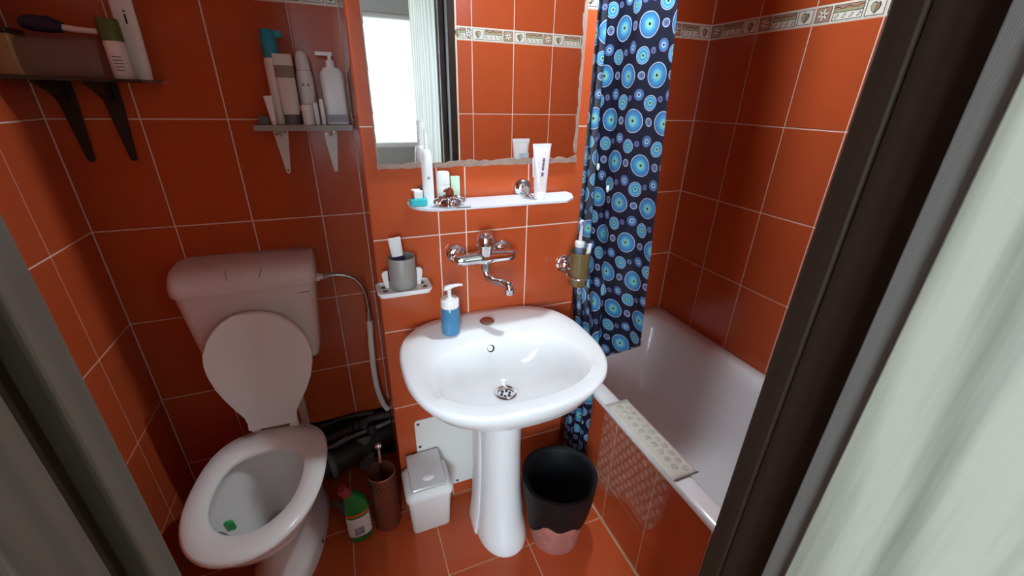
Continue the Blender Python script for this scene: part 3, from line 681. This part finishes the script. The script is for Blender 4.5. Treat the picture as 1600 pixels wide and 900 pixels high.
# ------------------------------------------------------------------ mirror
mr = thing('mirror', 'large frameless wall mirror with crumbling glued edges', 'mirror', (1.07, BY, 1.295))
MX0, MX1, MZ1 = -.296, .294, .78
rnd = random.Random(3)
bot = [(MX0 + (MX1 - MX0) * i / 40, .004 + .005 * rnd.random() + (.006 if i > 14 else 0) * rnd.random()) for i in range(41)]
right = [(MX1 - .004 - .006 * rnd.random(), MZ1 * i / 30) for i in range(1, 31)]
g = G(); g.prism([(MX0, bot[0][1])] + bot[1:-1] + [(MX1 - .006, .01)] + right + [(MX0, MZ1)], -.006, -.0012, 'y'); g.build('glass', 'mirror', mr)
g = G()
lo = [(MX0 - .002, -.002)] + [(x, -.001 - .004 * rnd.random()) for x, z in bot] + [(MX1 + .003, -.004)]
up = [(MX0 - .004, .006)] + [(x, z + .001 + .005 * rnd.random()) for x, z in bot] + [(MX1 + .003, .012)]
for i in range(len(lo) - 1):
    g.prism([lo[i], lo[i + 1], up[i + 1], up[i]], -.0068 - .002 * rnd.random(), -.0005, 'y')
for i in range(len(right) - 1):
    (x0, z0), (x1, z1) = right[i], right[i + 1]
    g.prism([(x0 - .004 * rnd.random(), z0), (MX1 + .001, z0), (MX1 + .001 + .002 * rnd.random(), z1), (x1 - .003, z1)], -.0070, -.0005, 'y')
for i in range(24):
    z0, z1 = MZ1 * i / 24, MZ1 * (i + 1) / 24
    g.prism([(MX0 - .002, z0), (MX0 + .001 + .002 * rnd.random(), z0), (MX0 + .001, z1), (MX0 - .002, z1)], -.0066, -.0005, 'y')
g.build('adhesive_edge', 'adhesive', mr)

# ------------------------------------------------------------------ tumbler ring with brown cup
rg = thing('tumbler_holder', 'chrome ring holder on the wall beside the shower curtain', 'holder', (1.353, BY, .955))
g = G(); g.lathe([(.030, 0), (.030, .004), (.027, .008), (.024, .009), (.021, .016), (.017, .017), (.014, .024), (.009, .027), (.008, .036)], 28, M=RX); g.build('rosette', 'chrome', rg, smooth=35)
g = G(); n = 28; g.tube([(0, -.034, 0), (.002, -.040, -.008), (.006, -.044, -.016)], .005, 8)
g.tube([(.015 + .0375 * math.cos(2 * PI * k / n + 2.2), -.080 + .0375 * math.sin(2 * PI * k / n + 2.2), -.018) for k in range(n + 1)], .0032, 8); g.build('ring', 'chrome', rg, smooth=60)
cp = thing('tumbler', 'brown plastic cup held in the chrome ring', 'cup', (1.368, -.403, .905))
g = G(); g.lathe([(.028, 0), (.0305, .003), (.0325, .06), (.0345, .118), (.0335, .1185), (.031, .06), (.028, .006), (.001, .005)], 30); g.build('cup', 'cup_brown', cp, smooth=45)
e2 = thing('electric_toothbrush', 'blue and white electric toothbrush standing in the brown cup', 'toothbrush', (1.360, -.400, .915))
M = Matrix.Rotation(.03, 4, 'Y')
g = G(); g.lathe([(.011, 0), (.0125, .02), (.013, .11), (.014, .125)], 20, M=M); g.build('handle', 'brush_blue', e2, smooth=50)
g = G(); g.lathe([(.0145, .124), (.0165, .134), (.0150, .141), (.008, .144)], 20, M=M); g.build('collar', 'white_plastic', e2, smooth=50)
g = G(); g.lathe([(.0065, .143), (.0055, .165), (.0045, .196)], 14, M=M); g.build('neck', 'tube_pink', e2, smooth=50)
g = G(); g.lathe([(.0085, -.006), (.009, .0), (.0085, .006)], 16, M=M @ Matrix.Translation((0, -.002, .203)) @ RX); hd = g.build('brush_head', 'white_plastic', e2, smooth=50)
g = G(); g.lathe([(.008, .006), (.0085, .013)], 14, M=M @ Matrix.Translation((0, -.002, .203)) @ RX); g.build('bristles', 'brush_blue', hd)
rz = thing('toothbrush', 'plain white brush handle leaning in the brown cup', 'toothbrush', (1.378, -.412, .915))
g = G(); g.tube([(0, 0, 0), (.006, -.002, .06), (.012, -.004, .11), (.015, -.005, .135)], [.004, .0055, .0075, .006], 12); g.build('handle', 'white_plastic', rz, smooth=60)

# ------------------------------------------------------------------ toilet
TA = math.radians(-7.0)
to = thing('toilet', 'white ceramic toilet with its lid raised against the cistern', 'toilet', (.354, -.198, 0), TA)
# local: hinge line at y=0, front at -y
def egg(a, yf, yb, z, e=2.15, n=48, er=2.8):
    c = yb - (yb - yf) * .46
    return sring(0, c, a, c - yf, yb - c, z, er, n, e)
g = G()
g.loft([egg(.112, -.33, .125, 0), egg(.115, -.335, .125, .012), egg(.105, -.315, .12, .05), egg(.092, -.28, .115, .13), egg(.100, -.30, .11, .20), egg(.130, -.36, .095, .27), egg(.160, -.415, .075, .335), egg(.172, -.440, .060, .375), egg(.175, -.445, .055, .392), egg(.170, -.440, .050, .398),
        egg(.135, -.400, -.055, .398), egg(.125, -.39, -.065, .392), egg(.130, -.395, -.06, .372), egg(.128, -.39, -.06, .35), egg(.105, -.355, -.065, .27), egg(.075, -.31, -.075, .20), egg(.055, -.275, -.09, .165), egg(.045, -.25, -.10, .12)])
g.build('bowl', 'toilet_ceramic', to, smooth=60)
g = G(); g.loft([egg(.050, -.265, -.095, .150), egg(.050, -.265, -.095, .152)]); mat('water', (.55, .60, .64), .03, alpha=.75); g.build('water', 'water', to)
g = G(); g.loft([egg(.174, -.452, .012, .400, 2.1), egg(.181, -.460, .016, .404, 2.1), egg(.183, -.462, .018, .412, 2.1), egg(.176, -.454, .014, .4205, 2.1), egg(.150, -.426, -.030, .4225, 2.1), egg(.122, -.386, -.078, .4195, 2.1), egg(.116, -.378, -.086, .412, 2.1), egg(.118, -.380, -.084, .401, 2.1)], False, False)
n = 48; k = len(g.v); g.f += [tuple((7 * n + j, 7 * n + (j + 1) % n, (j + 1) % n, j)) for j in range(n)]; g.m += [0] * n
g.build('seat', 'seat_plastic', to, smooth=60)
# raised lid: disc modelled flat then stood up
ML = Matrix.Translation((.0, -.004, .430)) @ Matrix.Rotation(TA * -1.0, 4, 'Z') @ Matrix.Rotation(math.radians(2.5), 4, 'Y') @ Matrix.Rotation(math.radians(-90.5), 4, 'X')
LIDW = [(0, .074), (.03, .073), (.055, .078), (.09, .096), (.13, .116), (.18, .135), (.23, .146), (.27, .149), (.31, .144), (.35, .127), (.38, .106), (.405, .080), (.422, .050), (.430, .018)]
def lidring(s, z):   # length runs to -y: stood up it runs to +z
    pts = [(w_, -.012 - h) for h, w_ in LIDW] + [(-w_, -.012 - h) for h, w_ in LIDW[::-1]]
    return [(x * s, -.235 + (y + .235) * s, z) for x, y in pts]
g = G(); g.loft([lidring(.985, -.004), lidring(1.0, 0), lidring(1.0, .010), lidring(.985, .014), lidring(.93, .016)], True, True, M=ML)
ld = g.build('lid', 'seat_plastic', to, smooth=50)
g = G(); g.box(-.012, .012, -.006, .006, .0, .003, ML @ Matrix.Translation((.118, -.345, -.006)) @ Matrix.Rotation(-.9, 4, 'Z')); g.build('lid_buffer', 'white_plastic', ld, bevel=.001)
for s in (-1, 1):
    g = G(); g.tube([(s * .072, .012, .428), (s * .045, .012, .428)], .009, 12); g.build('hinge', 'seat_plastic', to, smooth=45)
g = G(); g.tube([(-.045, .012, .427), (.045, .012, .427)], .005, 8); g.build('hinge_pin', 'plug_bronze', to, smooth=45)
g = G(); g.lathe([(.007, 0), (.007, .003)], 12, M=Matrix.Translation((.1125, -.17, .045)) @ Matrix.Rotation(PI / 2, 4, 'Y') @ Matrix.Rotation(.1, 4, 'Y')); g.build('screw_hole', 'black', to)
rb = thing('toilet_rim_block', 'green freshener block clipped inside the toilet bowl', 'freshener', (.241, -.446, .300))
g = G(); M = Matrix.Rotation(.25, 4, 'X')
g.loft([rrect(-.012, .012, -.007, .007, .006, z) for z in (0, .044)], M=M); g.build('block', 'rim_block', rb, bevel=.004)
g = G(); g.box(-.003, .003, -.009, -.006, .02, .060, M); g.build('hanger', 'rim_block', rb)

# ------------------------------------------------------------------ cistern
ci = thing('cistern', 'white plastic toilet cistern hung on the tiled wall', 'cistern', (.377, -.002, .64))
def crect(x0, x1, yf, z, r=.03): return rrect(x0, x1, yf, 0, r, z, 5)
g = G(); g.loft([crect(-.155, .138, -.130, .0), crect(-.168, .150, -.142, .012), crect(-.176, .158, -.148, .05), crect(-.196, .180, -.158, .285)]); g.build('tank', 'cistern_plastic', ci, smooth=40)
g = G(); g.loft([crect(-.200, .184, -.164, .287), crect(-.202, .186, -.166, .292), crect(-.202, .186, -.164, .318), crect(-.200, .184, -.152, .340), crect(-.197, .181, -.128, .354), crect(-.192, .176, -.090, .358)]); cl_ = g.build('tank_lid', 'cistern_plastic', ci, smooth=50)
for x, b in ((-.045, 1), (.035, -1)):
    g = G(); g.tube([(x + b * .006 * math.sin(q * PI / 6) * -1, -.168 + .05 * q / 6, .330 + .022 * (1 - (1 - q / 6) ** 2)) for q in range(7)], .0014, 5); g.build('button_gap', 'label_grey', cl_)
G().box(.130, .160, -.1578, -.156, .258, .2615).build('maker_mark', 'label_grey', ci)
g = G(); RYm = Matrix.Rotation(PI / 2, 4, 'Y'); g.lathe([(.014, 0), (.014, .012), (.010, .013), (.010, .022)], 6, M=Matrix.Translation((.178, -.075, .272)) @ RYm); g.build('inlet', 'white_plastic', ci)
# supply hose and pipe
hs = thing('water_hose', 'braided steel hose joined to a white pipe right of the cistern', 'hose', (.577, -.077, .912))
def hp(x, y, z): return (x - .577, y + .077, z - .912)
def bez(p0, p1, p2, p3, n=14):
    return [tuple((1 - t) ** 3 * a + 3 * (1 - t) ** 2 * t * b + 3 * (1 - t) * t * t * c + t ** 3 * d for a, b, c, d in zip(p0, p1, p2, p3)) for t in [i / n for i in range(n + 1)]]
g = G(); g.tube(bez(hp(.580, -.077, .912), hp(.69, -.08, .925), hp(.712, -.08, .86), hp(.705, -.08, .745), 18), .0062, 10); g.build('braided_hose', 'steel', hs, smooth=60)
G().tube([hp(.579, -.077, .912), hp(.597, -.077, .914)], .0095, 6).build('hose_nut', 'steel', hs); G().tube([hp(.706, -.08, .762), hp(.705, -.08, .722)], .010, 6).build('hose_nut', 'steel', hs)
g = G(); g.tube(bez(hp(.705, -.08, .722), hp(.690, -.075, .50), hp(.690, -.065, .36), hp(.728, -.055, .285), 18), .0105, 12); g.build('plastic_pipe', 'pipe_white', hs, smooth=60)

# ------------------------------------------------------------------ pipes in the niche
pp = thing('supply_pipes', 'grimy supply pipes with valves between toilet and boxed wall', 'pipe', (.60, -.03, .20))
def pq(x, y, z): return (x - .60, y + .03, z - .20)
for nm, path, r, m in (('pipe', [(.44, -.03, .17), (.53, -.045, .205), (.60, -.05, .235), (.66, -.05, .252), (.734, -.05, .250)], .014, 'pipe_dark'),
                    ('pipe', [(.50, -.06, .160), (.57, -.06, .190), (.66, -.06, .205), (.734, -.06, .222)], .009, 'pipe_grey'),
                    ('pipe', [(.43, .01, .205), (.53, .0, .245), (.60, -.02, .262), (.67, -.03, .262)], .008, 'pipe_dark'),
                    ('pipe', [(.45, -.055, .155), (.50, -.06, .165), (.56, -.065, .20)], .007, 'steel')):
    g = G(); g.tube([pq(*p) for p in path], r, 10); g.build(nm, m, pp, smooth=60)
for (x, y, z) in ((.600, -.06, .238), (.628, -.062, .242), (.655, -.07, .208)):
    g = G(); g.lathe([(.017, -.012), (.019, -.004), (.019, .006), (.012, .014), (.006, .022), (.001, .023)], 10, M=Matrix.Translation(pq(x, y, z)) @ RX); g.build('valve', 'pipe_dark', pp, smooth=40)
g = G(); g.lathe([(.006, .02), (.006, .026)], 8, M=Matrix.Translation(pq(.628, -.062, .242)) @ RX); g.build('valve_screw', 'steel', pp)
dp = thing('drain_pipe', 'fat dark drain pipe running along the floor behind the toilet', 'pipe', (.58, -.02, 0))
def dq(x, y, z): return (x - .58, y + .02, z)
g = G(); g.tube([dq(.452, -.082, .088), dq(.50, -.072, .09), dq(.57, -.05, .095), dq(.66, -.01, .10), dq(.73, .03, .10)], .048, 16); g.build('main_pipe', 'pipe_dark', dp, smooth=60)
g = G(); g.tube([dq(.615, -.045, .004), dq(.615, -.045, .10), dq(.615, -.02, .14)], .034, 14); g.build('branch', 'pipe_grey', dp, smooth=60)
G().tube([dq(.47, -.085, .088), dq(.49, -.078, .089)], .056, 16).build('collar', 'pipe_grey', dp, smooth=45); G().tube([dq(.615, -.045, .07), dq(.615, -.045, .085)], .041, 14).build('collar', 'pipe_grey', dp, smooth=45)
fv = thing('floor_valve', 'small pale floor valve behind the green bottle', 'valve', (.525, -.25, .0))
g = G(); g.tube([(-.05, .03, .03), (.0, .0, .032), (.06, -.02, .034), (.10, -.03, .036)], .008, 8); g.build('tail_pipe', 'pipe_grey', fv, smooth=60)
g = G(); g.lathe([(.012, 0), (.014, .02), (.010, .03), (.018, .034), (.018, .046), (.004, .05)], 12, M=Matrix.Translation((-.012, 0, .002))); g.build('knob', 'pipe_grey', fv, smooth=45)

# ------------------------------------------------------------------ bottle, brush, bins, panel
cb = thing('cleaner_bottle', 'green toilet cleaner bottle with red cap and white label', 'bottle', (.570, -.368, 0), .12)
g = G(); g.loft([sring(dx, 0, a, b_, b_, z, 2.5, 28) for z, a, b_, dx in ((0, .036, .025, 0), (.006, .040, .028, 0), (.15, .040, .028, 0), (.175, .038, .027, 0), (.200, .031, .024, -.004), (.216, .020, .018, -.012), (.226, .015, .015, -.018))]); g.build('body', 'green_bottle', cb, smooth=45)
M = Matrix.Translation((-.019, 0, .222)) @ Matrix.Rotation(-.45, 4, 'Y')
g = G(); g.lathe([(.0155, 0), (.0175, .004), (.0180, .028), (.015, .036), (.001, .038)], 20, M=M); g.build('cap', 'red_cap', cb, smooth=45)
g = G(); g.loft([sring(0, 0, .0408, .0288, .0288, z, 2.5, 28) for z in (.030, .122)], False, False); lb_ = g.build('label', 'label_white', cb, smooth=45)
g = G(); g.loft([sring(0, 0, .0409, .0289, .0289, z, 2.5, 28) for z in (.130, .142)], False, False); g.build('orange_stripe', 'orange_band', cb, smooth=45)
g = G(); g.box(-.020, .012, -.0300, -.0288, .040, .075); g.build('label_print', 'label_grey', lb_)
for q in range(4):
    g = G(); g.box(.026, .0405, -.0235, -.0215, .045 + q * .018, .053 + q * .018, Matrix.Rotation(.25, 4, 'Z')); g.build('label_lines', 'label_dark', lb_)
bh = thing('brush_holder', 'copper coloured perforated toilet brush holder', 'brush holder', (.668, -.345, 0))
g = G(); g.lathe([(.046, 0), (.0485, .004), (.0485, .255), (.0495, .258), (.0475, .260), (.046, .256), (.045, .02), (.001, .012)], 36); ho = g.build('canister', 'copper', bh, smooth=45)
g = G()
for q in range(18):
    for r_ in range(3):
        an = 2 * PI * (q + .5 * (r_ % 2)) / 18
        g.lathe([(.0032, 0), (.0032, .0006)], 8, M=Matrix.Translation((.0486 * math.cos(an), .0486 * math.sin(an), .212 + r_ * .014)) @ Matrix.Rotation(an, 4, 'Z') @ Matrix.Rotation(PI / 2, 4, 'Y'))
o = g.build('perforation', 'black', ho); o['kind'] = 'stuff'
br = thing('toilet_brush', 'toilet brush with a thin metal handle and ball tip in the holder', 'brush', (.668, -.348, .014))
g = G(); g.tube([(0, 0, .14), (.002, 0, .25), (.004, 0, .355)], .0045, 10); g.build('handle', 'chrome', br, smooth=60)
g = G(); g.sphere((.004, 0, .365), .012, 14); g.build('ball_tip', 'chrome', br, smooth=60)
g = G(); g.lathe([(.030, .0), (.034, .02), (.034, .09), (.026, .11), (.004, .14)], 18); g.build('bristle_head', 'off_white_plastic', br, smooth=60)
wbn = thing('swing_bin', 'small white plastic swing-lid bin beside the sink pedestal', 'bin', (.815, -.385, 0))
g = G(); g.loft([rrect(-.062, .068, -.052, .045, .014, 0), rrect(-.065, .071, -.056, .046, .014, .006), rrect(-.074, .077, -.083, .052, .016, .205), rrect(-.070, .073, -.079, .048, .016, .205), rrect(-.06, .066, -.05, .043, .014, .02)]); g.build('bin_body', 'white_plastic', wbn, smooth=45)
g = G(); g.loft([rrect(-.079, .082, -.090, .055, .020, .198), rrect(-.080, .083, -.091, .056, .020, .206), rrect(-.080, .083, -.091, .056, .020, .218), rrect(-.074, .077, -.085, .051, .020, .228), rrect(-.062, .066, -.072, .045, .016, .236)]); li = g.build('lid_collar', 'white_plastic', wbn, smooth=45)
flp = [(-.076, .232), (-.080, .246), (-.050, .262), (-.010, .280), (.030, .292), (.050, .290), (.052, .232)]
g = G(); g.prism(flp, -.058, .060, 'x'); sf = g.build('swing_flap', 'flap_silver', li, bevel=.006, seg=3)
g = G(); g.loft([sring(0, 0, a, b_, b_, z, 2, 20) for z, a, b_ in ((0, .020, .010), (.0012, .019, .009))], M=Matrix.Translation((.004, -.050, .2625)) @ Matrix.Rotation(.42, 4, 'X')); g.build('finger_grip', 'white_plastic', sf, smooth=60)
pd_ = thing('access_panel', 'flat white access panel screwed to the wall under the washbasin', 'panel', (.925, BY, .247))
g = G(); g.loft([[(x, y_, z) for x, z in [(p[0], p[1]) for p in rrect(-.124, .130, -.180, .180, .012, 0)]] for y_ in (-.001, -.007)]); g.build('plate', 'panel_white', pd_, bevel=.0012)
for x, z in ((-.112, .165), (-.112, .06), (.02, -.165), (.118, -.165), (.118, .165), (-.112, -.165)):
    g = G(); g.lathe([(.0055, .007), (.0055, .0085), (.003, .0095), (.001, .0095)], 10, M=Matrix.Translation((x, 0, z)) @ RX); g.build('screw', 'dark_grey', pd_, smooth=45)
pb = thing('waste_bin', 'pinkish round bin lined with a black rubbish bag by the bathtub', 'bin', (1.238, -.612, 0))
g = G(); g.lathe([(.086, 0), (.090, .004), (.118, .285), (.114, .285), (.086, .01), (.001, .008)], 36); g.build('bucket', 'pink_bin', pb, smooth=45)
rnd = random.Random(5); n = 40; rings = []
for r_, z_, wob in ((.107, .135, .022), (.112, .16, .008), (.122, .22, .003), (.128, .285, .002), (.129, .303, .002), (.117, .304, .002), (.108, .290, .002), (.098, .22, .002), (.080, .10, .002), (.05, .04, .002)):
    rings.append([((r_ + wob * .3 * math.sin(5 * t + z_ * 30)) * math.cos(t), (r_ + wob * .3 * math.sin(5 * t + z_ * 30)) * math.sin(t), z_ + wob * (math.sin(3 * t + 1) + .5 * math.sin(7 * t))) for t in [2 * PI * j / n for j in range(n)]])
g = G(); g.loft(rings, False, True); o = g.build('bag_liner', 'bag_black', pb, smooth=70); o['label'] = 'black rubbish bag folded over the rim'

# ------------------------------------------------------------------ grey shelf with toiletries
KZ = 1.388
gs = thing('wall_shelf', 'grey board shelf on white metal brackets above the cistern', 'shelf', (.60, 0, KZ))
g = G(); g.box(-.125, .132, -.105, -.001, -.016, 0); g.build('board', 'shelf_grey', gs, bevel=.001)
for x in (-.070, .068):
    g = G(); g.prism([(x - .021, -.016), (x + .021, -.016), (x + .006, -.142), (x + .003, -.147), (x - .003, -.147), (x - .006, -.142)], -.004, -.0012, 'y'); g.prism([(-.001, -.016), (-.095, -.016), (-.095, -.019), (-.004, -.040)], x - .002, x + .002, 'x')
    bk = g.build('bracket', 'bracket_white', gs)
    for dx, dz in ((-.012, -.032), (.010, -.026), (0, -.138)):
        g = G(); g.lathe([(.0035, .004), (.0035, .0052)], 8, M=Matrix.Translation((x + dx, 0, dz)) @ RX); g.build('bracket_hole', 'plug_bronze', bk)
def prod(name, label, cat, x, y): return thing(name, label, cat, (x, y, KZ))
t = prod('pump_bottle', 'tall white bottle with a big teal pump head on the grey shelf', 'bottle', .548, -.045)
g = G(); g.lathe([(.020, 0), (.0215, .003), (.0215, .160), (.020, .168)], 24); g.build('bottle', 'white_plastic', t, smooth=45)
g = G(); g.lathe([(.0195, .169), (.0205, .171), (.0205, .200), (.0185, .232), (.015, .236)], 24); g.box(-.002, .034, -.008, .008, .218, .234); g.build('pump_cap', 'teal', t, smooth=45)
t = prod('cream_tube', 'large pale tube with a brown print standing on a dark cap', 'tube', .575, -.072)
g = G(); g.loft([sring(0, 0, a, b_, b_, z, 2.3, 24) for z, a, b_ in ((.026, .021, .017), (.04, .0235, .017), (.10, .0235, .012), (.165, .024, .004), (.178, .024, .0015))]); bo = g.build('tube_body', 'off_white_plastic', t, smooth=50)
g = G(); g.loft([sring(0, 0, .0242, b_, b_, z, 2.3, 24)[12:24] for z, b_ in ((.12, .0098), (.150, .0065))], False, False, closed=False); g.build('print', 'brown_tube', bo)
g = G(); g.lathe([(.0205, 0), (.0215, .002), (.0215, .025), (.020, .0265)], 24); g.build('cap', 'grey_cap', t, smooth=45)
t = prod('mini_tube', 'tiny white sample tube leaning at the left end of the grey shelf', 'tube', .527, -.088)
g = G(); g.loft([sring(0, 0, a, b_, b_, z, 2.2, 16) for z, a, b_ in ((.010, .007, .007), (.04, .009, .005), (.074, .011, .0012))], M=Matrix.Rotation(-.05, 4, 'Y')); g.build('tube_body', 'white_plastic', t, smooth=50)
g = G(); g.lathe([(.0065, 0), (.0065, .010)], 12); g.build('cap', 'label_white', t)
o = tag(G().loft([rrect(-.014, .014, -.012, .012, .004, z) for z in (0, .022)]).build('cream_tin', 'grey_cap', bevel=.002), 'small dark square tin at the left end of the grey shelf', 'tin'); o.location = (.500, -.065, KZ)
t = prod('spray_bottle', 'white rounded spray can with a grey print in the middle of the grey shelf', 'bottle', .622, -.045)
g = G(); g.lathe([(.021, 0), (.0225, .003), (.0225, .125), (.019, .140)], 24); bo = g.build('can', 'white_plastic', t, smooth=45)
g = G(); g.lathe([(.0188, .141), (.0185, .165), (.014, .184), (.004, .192), (.001, .192)], 24); g.build('dome_cap', 'white_plastic', t, smooth=50)
for x_ in (-.008, .004):
    g = G(); g.box(x_, x_ + .006, -.0232, -.0215, .100, .108); g.build('print_mark', 'shelf_grey', bo)
t = prod('cream_pot', 'short white pot with a ridged lid in front of the spray can', 'pot', .617, -.084)
g = G(); g.lathe([(.0145, 0), (.016, .002), (.016, .036), (.015, .038)], 22); g.build('pot', 'off_white_plastic', t, smooth=45)
g = G(); g.lathe([(.0165, .038), (.0168, .040), (.0168, .050), (.015, .052), (.001, .052)], 22); g.build('lid', 'white_plastic', t, smooth=45)
t = prod('dark_bottle', 'small dark teal bottle behind the white sticks on the grey shelf', 'bottle', .648, -.062)
g = G(); g.lathe([(.012, 0), (.013, .002), (.013, .048), (.007, .054), (.007, .064), (.001, .065)], 18); g.build('bottle', 'grey_cap', t, smooth=45)
for x, lab in ((.640, 'thin white stick with round end, left of the pair on the grey shelf'), (.657, 'thicker white lip stick, right of the pair on the grey shelf')):
    t = prod('lip_stick', lab, 'stick', x, -.092)
    g = G(); g.lathe([(.005, 0), (.006, .001), (.006, .022), (.0055, .023)], 14); g.build('base', 'label_white', t, smooth=45)
    g = G(); g.lathe([(.0062, .023), (.0064, .024), (.0064, .055 + (.01 if x > .65 else 0)), (.005, .058 + (.01 if x > .65 else 0)), (.001, .059 + (.01 if x > .65 else 0))], 14); g.build('cap', 'white_plastic', t, smooth=45)
t = prod('lotion_bottle', 'broad white pump lotion bottle at the right end of the grey shelf', 'bottle', .695, -.055)
g = G(); g.loft([rrect(-.030, .030, -.019, .019, .012, 0), rrect(-.0315, .0315, -.020, .020, .013, .004), rrect(-.0315, .0315, -.020, .020, .013, .135), rrect(-.022, .022, -.015, .015, .012, .150)]); bo = g.build('bottle', 'white_plastic', t, smooth=45)
g = G(); g.lathe([(.012, .150), (.0125, .152), (.0125, .168), (.005, .170), (.005, .182)], 16); g.box(-.036, .008, -.006, .006, .180, .189); g.build('pump', 'white_plastic', t, smooth=45)
g = G(); g.box(-.029, .029, -.0206, -.0198, .006, .026); g.build('print_band', 'label_grey', bo)

# ------------------------------------------------------------------ dark shelf in the corner with a bag of brushes
DZ_ = 1.492
ds = thing('corner_shelf', 'dark smoked glass shelf on black brackets in the corner', 'shelf', (.135, 0, DZ_))
g = G(); g.box(-.132, .137, -.150, -.001, -.007, 0); g.build('pane', 'smoked_glass', ds, bevel=.001)
for x in (-.072, .020):
    g = G(); g.prism([(x - .045, -.007), (x + .018, -.007), (x + .017, -.06), (x + .008, -.198), (x + .002, -.203), (x - .006, -.198), (x - .020, -.05)], -.010, -.001, 'y'); g.prism([(-.002, -.007), (-.13, -.007), (-.13, -.013), (-.01, -.05)], x - .004, x + .006, 'x')
    g.build('bracket', 'bracket_dark', ds, bevel=.001)
def sp_(name, label, cat, x, y, rz=0): return thing(name, label, cat, (x, y, DZ_), rz)
t = sp_('tall_tube', 'tall pale tube with a black letter at the end of the dark shelf', 'tube', .248, -.050)
g = G(); g.loft([sring(0, 0, a, b_, b_, z, 2.4, 24) for z, a, b_ in ((.0, .018, .016), (.03, .021, .016), (.12, .023, .010), (.23, .024, .002))]); bo = g.build('tube_body', 'off_white_plastic', t, smooth=50)
text_mesh('i', .045, 'black', bo, Matrix.Translation((.004, -.0117, .135)) @ Matrix.Rotation(math.radians(86), 4, 'X') , 'print')
t = sp_('green_capped_bottle', 'white bottle with an olive green cap on the dark shelf', 'bottle', .226, -.100)
g = G(); g.lathe([(.019, 0), (.0205, .002), (.0205, .078), (.019, .080)], 22); bo = g.build('bottle', 'off_white_plastic', t, smooth=45)
g = G(); g.lathe([(.0208, .080), (.021, .082), (.021, .122), (.019, .126), (.001, .126)], 22); g.build('cap', 'olive_cap', t, smooth=45)
for q in range(5):
    g = G(); g.box(-.006, .012, -.0212, -.0200, .018 + q * .007, .020 + q * .007); g.build('print_line', 'ink_grey', bo)
t = sp_('brush_pouch', 'clear plastic pouch of brushes lying on the dark shelf', 'pouch', .125, -.085)
g = G(); g.loft([[(x, y * w_, z_) for y, z_ in ((-.045, .002), (-.050, .03), (-.040, .072), (0, .090), (.035, .075), (.045, .03), (.04, .002))] for x, w_ in ((-.075, .7), (-.05, 1), (0, 1.05), (.05, 1), (.072, .75))]); g.build('pouch', 'bag_clear', t, smooth=60)
bq = thing('hair_brush', 'brush with a fat navy handle resting on the clear pouch', 'brush', (.125, -.085, DZ_ + .091))
g = G(); g.tube([(-.06, 0, .016), (-.045, 0, .018), (-.01, 0, .017), (.012, 0, .013)], [.010, .016, .017, .011], 14); g.build('handle', 'navy_handle', bq, smooth=60)
g = G(); g.tube([(.010, 0, .013), (.035, -.004, .010), (.075, -.006, .008)], [.007, .0065, .006], 10); g.build('shaft', 'tube_pink', bq, smooth=60)
t = sp_('soap_packet', 'brownish packet in the corner end of the dark shelf', 'packet', .032, -.090)
g = G(); g.loft([rrect(-.024, .020, -.035, .035, .006, z) for z in (0, .085)], M=Matrix()); g.build('packet', 'yellow_box', t, bevel=.004)
g = G(); g.box(-.025, .021, -.036, .036, .085, .095); g.build('flap', 'bracket_dark', t, bevel=.002)
